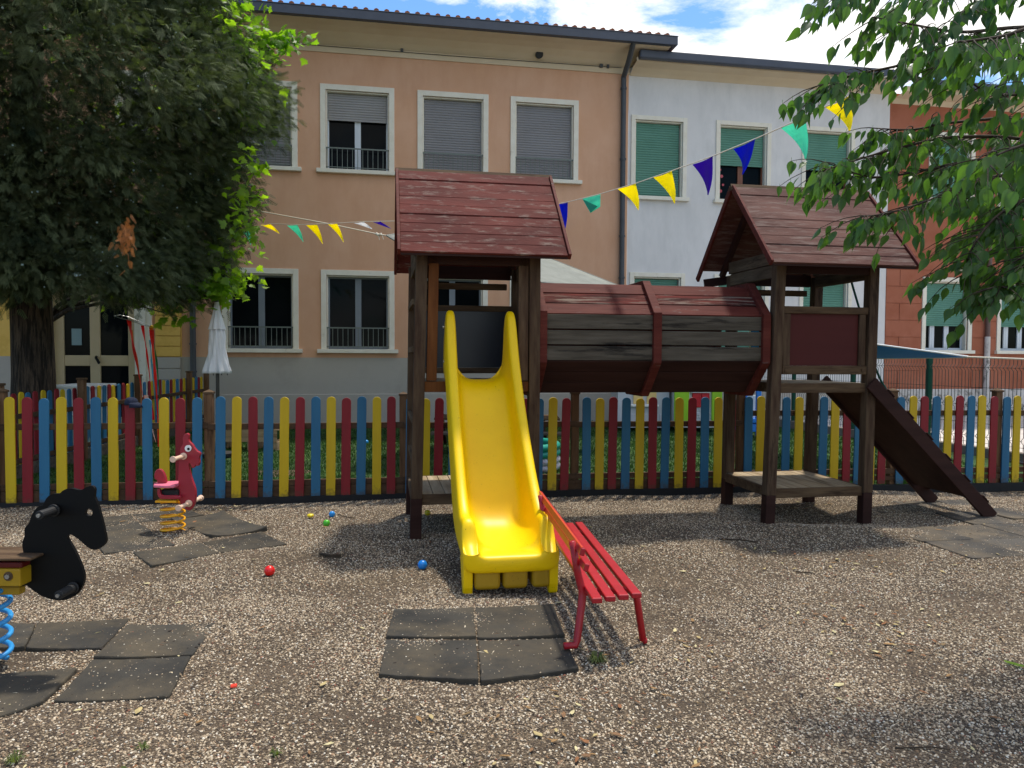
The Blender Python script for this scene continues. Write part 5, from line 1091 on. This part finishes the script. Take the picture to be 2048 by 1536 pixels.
# --- maple behind the conifer
def maple_template():
    lob = [(0, -.02), (.10, .05), (.34, .0), (.30, .12), (.52, .30), (.36, .34), (.38, .50), (.20, .42), (.20, .62), (.10, .66), (0, .92)]
    P = lob + [(-x, y) for x, y in lob[-2:0:-1]]; V = [(0, .25, .03)] + [(x, y, -.10 * abs(x) - .05 * y) for x, y in P]; k = len(P)
    return np.array(V, float), np.array([(0, 1 + i, 1 + (i + 1) % k) for i in range(k)])
MPT, MPF = maple_template()
MT = thing('maple_tree', 'bright yellow green maple standing behind the dark conifer', 'tree'); MX, MY = -8.4, 12.9
mpts = []
def mcl(px, py, D, sx, sy, sz, k):
    c = np.array(at(px, py, D)); mpts.append(c + rng.normal(0, 1, (k, 3)) * np.array([sx, sy, sz]))
mcl(566, 80, 10.6, .20, .15, .09, 70); mcl(540, 92, 10.6, .10, .12, .10, 30)
for q in ((395, 560, 10.9, .34, .3, .15, 190), (345, 545, 10.9, .3, .3, .12, 110), (450, 585, 10.8, .14, .15, .07, 55), (430, 560, 10.8, .22, .2, .1, 90), (285, 588, 11, .3, .3, .10, 100), (338, 612, 10.9, .08, .1, .08, 20), (365, 636, 10.9, .10, .1, .03, 10), (345, 592, 10.9, .12, .1, .08, 26), (330, 640, 10.9, .05, .1, .04, 8)): mcl(*q)
for q in ((485, 430, 9.9, .10, .2, .16, 40), (505, 330, 9.9, .10, .2, .16, 36), (490, 395, 10.3, .10, .2, .10, 26), (470, 30, 10.6, .25, .3, .25, 110), (500, 110, 10.4, .16, .3, .28, 90), (505, 190, 10.4, .12, .2, .2, 60), (470, 150, 10.8, .3, .3, .3, 120), (430, 250, 11, .3, .3, .35, 110), (340, 160, 11, .5, .3, .5, 150), (300, 330, 11, .5, .3, .5, 120), (480, 460, 10.8, .08, .2, .08, 16), (455, 500, 10.8, .12, .2, .12, 30), (490, 240, 10.4, .12, .2, .1, 34)): mcl(*q)
aa = rng.uniform(-3.14, 3.14, 1500); rrr = rng.uniform(.3, 1, 1500) ** .5; mpts.append(np.stack([MX + 1.6 + 2.6 * rrr * np.cos(aa), MY + 1.3 * rrr * np.sin(aa), rng.uniform(2.6, 8.5, 1500)], -1))
MP = np.concatenate(mpts); n = len(MP); X, Y, Z = frames(nrm(rng.normal(0, .6, (n, 3)) + np.array([.2, -.3, -.5])), nrm(rng.normal(0, .55, (n, 3)) + np.array([0, -.3, 1])))
V, F = instance_np(MPT, MPF, MP, X, Y, Z, rng.uniform(.10, .17, n)); M_MAP = leafmat('backlit maple leaf', S((86, 124, 30)), S((132, 160, 42)), .55, .5, (2.0, 2.2, .9, 1), 1.5)
link('crown', np_mesh('crown', V, F, M_MAP), [], MT)
tk = MB(); tk.tube([(MX, MY, 0), (MX + .02, MY, 1.5), (MX + .1, MY, 3), (MX + .2, MY, 5), (MX + .3, MY, 8)], [.22, .18, .15, .1, .03], 16)
for px, py, D in ((566, 84, 10.6), (395, 560, 10.9), (450, 585, 10.8), (470, 30, 10.6), (500, 150, 10.4), (430, 250, 11), (285, 588, 11), (365, 636, 10.9), (490, 395, 10.4)):
    e = at(px, py, D); z0 = max(1.9, min(5, e.z * .7)); s = Vector((MX + .1, MY, z0)); mid = s.lerp(e, .5) + Vector((0, 0, .35)); tk.tube([s, s.lerp(mid, .5) + Vector((0, 0, .12)), mid, mid.lerp(e, .5) + Vector((0, 0, .06)), e], [.05, .035, .022, .012, .004], 6)
build('trunk', tk, BARK, MT, smooth=True)
# --- near tree at the right with hanging pointed leaves
def leaf_template():
    prof = [(0, 0), (.09, .04), (.20, .15), (.25, .30), (.235, .45), (.175, .60), (.105, .74), (.045, .87), (.008, 1.0)]
    V = []; F = []
    rows = []
    for x, y in prof:
        z = -.12 * y * y; V += [(-x, y, z + .22 * x), (-x * .5, y, z + .10 * x), (0, y, z), (x * .5, y, z + .10 * x), (x, y, z + .22 * x)]
    for i in range(len(prof) - 1):
        for j in range(4): a = i * 5 + j; F.append((a, a + 1, a + 6, a + 5))
    b = len(V); V += [(-.012, -.22, 0), (.012, -.22, 0), (.010, .01, .004), (-.010, .01, .004)]; F.append((b, b + 1, b + 2, b + 3))
    return np.array(V, float), np.array(F)
LFT, LFF = leaf_template()
RT = thing('hackberry_tree', 'near tree reaching in from the upper right with drooping pointed green leaves', 'tree'); RX, RY = 5.2, 4.6
guides = [
 [(2300, -250, 4.5), (2000, -60, 4.0), (1800, -25, 3.7), (1640, -22, 3.5), (1545, -8, 3.4)],
 [(2300, 60, 4.5), (2040, 60, 4.0), (1880, 70, 3.7), (1780, 55, 3.5), (1700, 40, 3.4)],
 [(2300, 200, 4.6), (2050, 120, 4.2), (1880, 110, 3.9), (1740, 140, 3.7), (1640, 160, 3.6), (1600, 175, 3.55)],
 [(2300, 250, 4.3), (2100, 200, 4.0), (1960, 190, 3.8), (1850, 120, 3.6)],
 [(2300, 330, 4.6), (2060, 250, 4.3), (1900, 250, 4.1), (1780, 265, 3.95), (1700, 262, 3.9)],
 [(2300, 360, 4.5), (2060, 290, 4.2), (1900, 280, 4.0), (1760, 300, 3.9), (1650, 330, 3.8), (1590, 350, 3.7)],
 [(2300, 420, 4.5), (2060, 330, 4.2), (1920, 330, 4.0), (1810, 345, 3.9), (1700, 360, 3.8), (1600, 330, 3.8)],
 [(2300, 420, 4.3), (2080, 360, 4.0), (1940, 365, 3.85), (1830, 400, 3.7), (1740, 430, 3.6), (1670, 440, 3.6)],
 [(2300, 420, 4.1), (2080, 400, 3.8), (1990, 430, 3.7), (1930, 500, 3.6), (1915, 560, 3.6)],
 [(2300, 520, 3.9), (2120, 450, 3.6), (2060, 500, 3.5), (2010, 570, 3.45), (1975, 580, 3.4)],
 [(2300, 120, 3.6), (2100, 60, 3.3), (1980, 80, 3.1), (1900, 90, 3.0)],
 [(2300, 320, 3.4), (2120, 280, 3.1), (2020, 300, 3.0), (1950, 330, 2.9)],
 [(2300, 560, 3.8), (2140, 520, 3.5), (2070, 500, 3.4), (2040, 545, 3.4)],
 [(2300, 0, 4.2), (2120, -60, 3.9), (1960, 0, 3.7), (1880, 30, 3.6)],
 [(2300, 420, 4.6), (2100, 420, 4.4), (2000, 470, 4.3), (1960, 420, 4.2), (1880, 400, 4.1)],
]
tw = MB(); LP, LD, LS = [], [], []
def add_leaves(P, i0, dens, drop=.6):
    for i in range(i0, len(P) - 1):
        seg = P[i + 1] - P[i]; k = max(1, int(seg.length / dens)); side = seg.normalized().cross(Vector((0, 0, 1)))
        for j in range(k):
            t = (j + random.random() * .6) / k; sg = 1 if (j + i) % 2 else -1
            d = seg.normalized() * .45 + side * sg * .55 + Vector((random.gauss(-.15, .25), random.gauss(0, .25), -drop - random.random() * .7))
            LP.append(tuple(P[i].lerp(P[i + 1], t) + Vector((0, 0, -.015)))); LD.append(tuple(d.normalized())); LS.append(random.uniform(.048, .088))
    LP.append(tuple(P[-1])); LD.append((random.gauss(-.3, .2), random.gauss(0, .2), -.9)); LS.append(random.uniform(.06, .095))
def catmull(P, n=5):
    r = []
    for i in range(len(P) - 1):
        p0 = P[max(i - 1, 0)]; p1 = P[i]; p2 = P[i + 1]; p3 = P[min(i + 2, len(P) - 1)]
        for j in range(n):
            t = j / n; r.append(.5 * ((2 * p1) + (p2 - p0) * t + (2 * p0 - 5 * p1 + 4 * p2 - p3) * t * t + (3 * p1 - p0 - 3 * p2 + p3) * t ** 3))
    r.append(P[-1]); return r
guides = [[(x + ((95 if gi_ < 2 else 50) if x < 1700 else 45 if x < 1900 else 15), y - 6, d) for x, y, d in g] for gi_, g in enumerate(guides)]
for g in guides:
    P = catmull([at(*q) for q in g], 6); k = len(P); tw.tube(P, [.010 * (1 - i / k) + .0022 for i in range(k)], 6)
    add_leaves(P, k // 3, .045)
    dirm = (P[-1] - P[0]).normalized()
    for i in range(3, k - 1):
        f = i / k
        for rep in range(2 if f > .3 else 3):
            if random.random() < .12: continue
            l = random.uniform(.16, .42) * (1.15 - .55 * f); sg = random.choice((-1, 1)); side = dirm.cross(Vector((0, 0, 1))).normalized()
            d = (dirm * random.uniform(.3, 1) + side * sg * random.uniform(.2, 1.1) + Vector((0, 0, random.uniform(-.55, .3)))).normalized(); Q = [P[i]]
            for q in range(4): d = (d + Vector((random.gauss(0, .12), random.gauss(0, .12), -.16))).normalized(); Q.append(Q[-1] + d * l / 4)
            tw.tube(Q, [.0032, .0028, .0022, .0018, .0012], 5, caps=False); add_leaves(Q, 0, .042)
LPn = np.array(LP); LDn = nrm(np.array(LD)); n = len(LPn); X, Y, Z = frames(LDn, nrm(rng.normal(0, .6, (n, 3)) + np.array([-.25, -.75, .5])))
V, F = instance_np(LFT, LFF, LPn + 0, X, Y, Z, np.array(LS)); print('leaves', n)
M_LEAF = leafmat('broad green leaf', S((50, 78, 38)), S((88, 116, 56)), .42, .38, (1.9, 2.4, .8, 1), 2.5, .45)
link('crown', np_mesh('crown', V, F, M_LEAF, True), [], RT)
for g in guides: s = at(*g[0]); tw.tube([Vector((RX, RY, 2.2 + .35 * (s.z - 2))), Vector((RX, RY, 2.2 + .35 * (s.z - 2))).lerp(s, .5) + Vector((0, 0, .15)), s], [.07, .045, .022], 8)
build('branches', tw, TWIG, RT, smooth=True)
tk = MB(); tk.tube([(RX, RY, -.1), (RX, RY, .4), (RX + .05, RY, 1.5), (RX, RY + .05, 3), (RX, RY, 5)], [.24, .19, .16, .13, .06], 18); build('trunk', tk, BARK, RT, smooth=True)
# ------------------------------------------------------------------ litter on the gravel
def litter(name, n, cols, smin, smax, label, thin=.3, ymax=8.2, reg=None):
    V = []; F = []; M_ = []
    for i in range(n):
        y = 2.4 + (ymax - 2.4) * random.random() ** 1.15; x = random.uniform(-.72, .72) * y
        if reg and random.random() < .5: c = random.choice(reg); g = gnd(*c); x = g.x + random.gauss(0, .22); y = g.y + random.gauss(0, .16)
        z = float(hgt(x, y)) + .012; s = random.uniform(smin, smax); a = random.uniform(0, 6.28); ca_, sa_ = math.cos(a), math.sin(a); w_ = s * random.uniform(thin * .6, thin)
        b = len(V); curl = random.uniform(.1, .45) * s
        for u, v, zz_ in ((-1, 0, 0), (-.3, -1, .3), (.45, -.8, .3), (1, 0, .8), (.45, .8, 1), (-.3, 1, .7)):
            u += random.uniform(-.3, .3); v += random.uniform(-.45, .45); V.append((x + ca_ * u * s - sa_ * v * w_, y + sa_ * u * s + ca_ * v * w_, z + zz_ * curl * random.uniform(.1, .7)))
        F.append(tuple(range(b, b + 6))); M_.append(random.randrange(len(cols)))
    me = bpy.data.meshes.new(name); me.from_pydata(V, [], F)
    o = link(name, me, [leafmat('dry leaf', S(c), S(tuple(int(q * .85) for q in c)), .15, .8, (1.2, 1.1, 1, 1), 40) for c in cols]); me.polygons.foreach_set('material_index', M_)
    o.modifiers.new('t', 'SOLIDIFY').thickness = .0012; return tag(o, label, 'litter', kind='stuff')
spots = [(1190, 1500), (1290, 1290), (1680, 1250), (1740, 1260), (1570, 1110), (1900, 1120), (1620, 1010), (1200, 1400), (1060, 1460), (430, 1010), (1850, 1240), (1710, 1220), (1700, 1120)]
litter('leaf_litter', 420, [(160, 124, 78), (196, 176, 122), (140, 104, 70), (130, 106, 70), (214, 200, 150), (150, 100, 62)], .012, .03, 'scattered dry yellow and brown leaves on the gravel', .4, reg=spots)
litter('bark_chips', 700, [(206, 188, 154), (160, 138, 108), (110, 88, 68), (222, 208, 180)], .008, .026, 'scattered pale straw and bark bits on the gravel', .16)
litter('dark_crumbs', 260, [(40, 32, 28), (58, 46, 38)], .006, .013, 'dark crumbs strewn on the gravel and mats', .7, reg=[(250, 1340), (300, 1280), (200, 1370), (330, 1300), (940, 1310)])
def stick(pts, r, label):
    P = [gnd(*q) for q in pts]; P = [Vector((p.x, p.y, float(hgt(p.x, p.y)) + r + .006)) for p in P]; o = build('twig', MB().tube(P, r, 6), TWIG, None, smooth=True); tag(o, label, 'twig', 'twigs on the gravel')
stick([(640, 1107), (660, 1110), (682, 1110)], .011, 'short dark stick lying left of the slide'); stick([(1435, 1078), (1478, 1078), (1517, 1081)], .006, 'long thin twig on the gravel before the right tower'); stick([(676, 1024), (692, 1029), (710, 1032)], .004, 'thin twig beside the blue ball at the fence')
stick([(1592, 1135), (1625, 1137)], .005, 'thin twig below the right tower'); stick([(1790, 1490), (1860, 1487), (1900, 1492)], .003, 'thin dark twig at the bottom right')
gl_ = [gnd(2010, 1310), gnd(2030, 1317), gnd(2056, 1325)]; m_ = MB(); vs = []
for i, p in enumerate(gl_ + []): d = Vector((.003, .012, 0)) * (1.0, 1.5, .9)[i]; z = float(hgt(p.x, p.y)) + .012 + .004 * i; vs += [Vector((p.x, p.y, z)) - d, Vector((p.x, p.y, z)) + d]
o = build('green_leaf', m_.add(vs, [(0, 2, 3, 1), (2, 4, 5, 3)]), M_MAP); o.modifiers.new('t', 'SOLIDIFY').thickness = .0015; tag(o, 'long yellow green fallen leaf at the right edge', 'leaf')
g = gnd(468, 1366); build_ = MB(); build_.tube([(g.x - .015, g.y, float(hgt(g.x, g.y)) + .012), (g.x + .012, g.y + .003, float(hgt(g.x, g.y)) + .014)], .009, 6, flat=.4); tag(build('plastic_scrap', build_, plain('orange red scrap', (230, 62, 34))), 'small orange red plastic scrap on the gravel', 'scrap')
def weed(px, py, n, r, label):
    g = gnd(px, py); V = []; F = []; z = float(hgt(g.x, g.y))
    for i in range(n):
        a = random.uniform(0, 6.28); l = r * random.uniform(.5, 1); h = random.uniform(.2, .9) * r; b = len(V); d = Vector((math.cos(a), math.sin(a), 0)); s = Vector((-d.y, d.x, 0)) * .0028
        p0 = Vector((g.x, g.y, z)) + d * .2 * r; p1 = p0 + d * l * .5 + Vector((0, 0, h)); p2 = p0 + d * l + Vector((0, 0, h * .5)); V += [p0 - s, p0 + s, p1 + s, p1 - s, p2]; F += [(b, b + 1, b + 2, b + 3), (b + 3, b + 2, b + 4)]
    o = build('weed', MB().add(V, F), leafmat('weed leaf', S((84, 92, 50)), S((104, 112, 62)), .3, .6)); tag(o, label, 'weed', 'small weeds in the gravel')
weed(1195, 1312, 90, .055, 'small green weed tuft near the bench feet'); weed(552, 1490, 26, .03, 'tiny green weed at the bottom left of centre'); weed(285, 1483, 24, .03, 'faint green weed at the bottom left'); weed(30, 1510, 30, .04, 'green weed in the bottom left corner'); weed(248, 1532, 16, .03, 'bright weed at the very bottom edge')
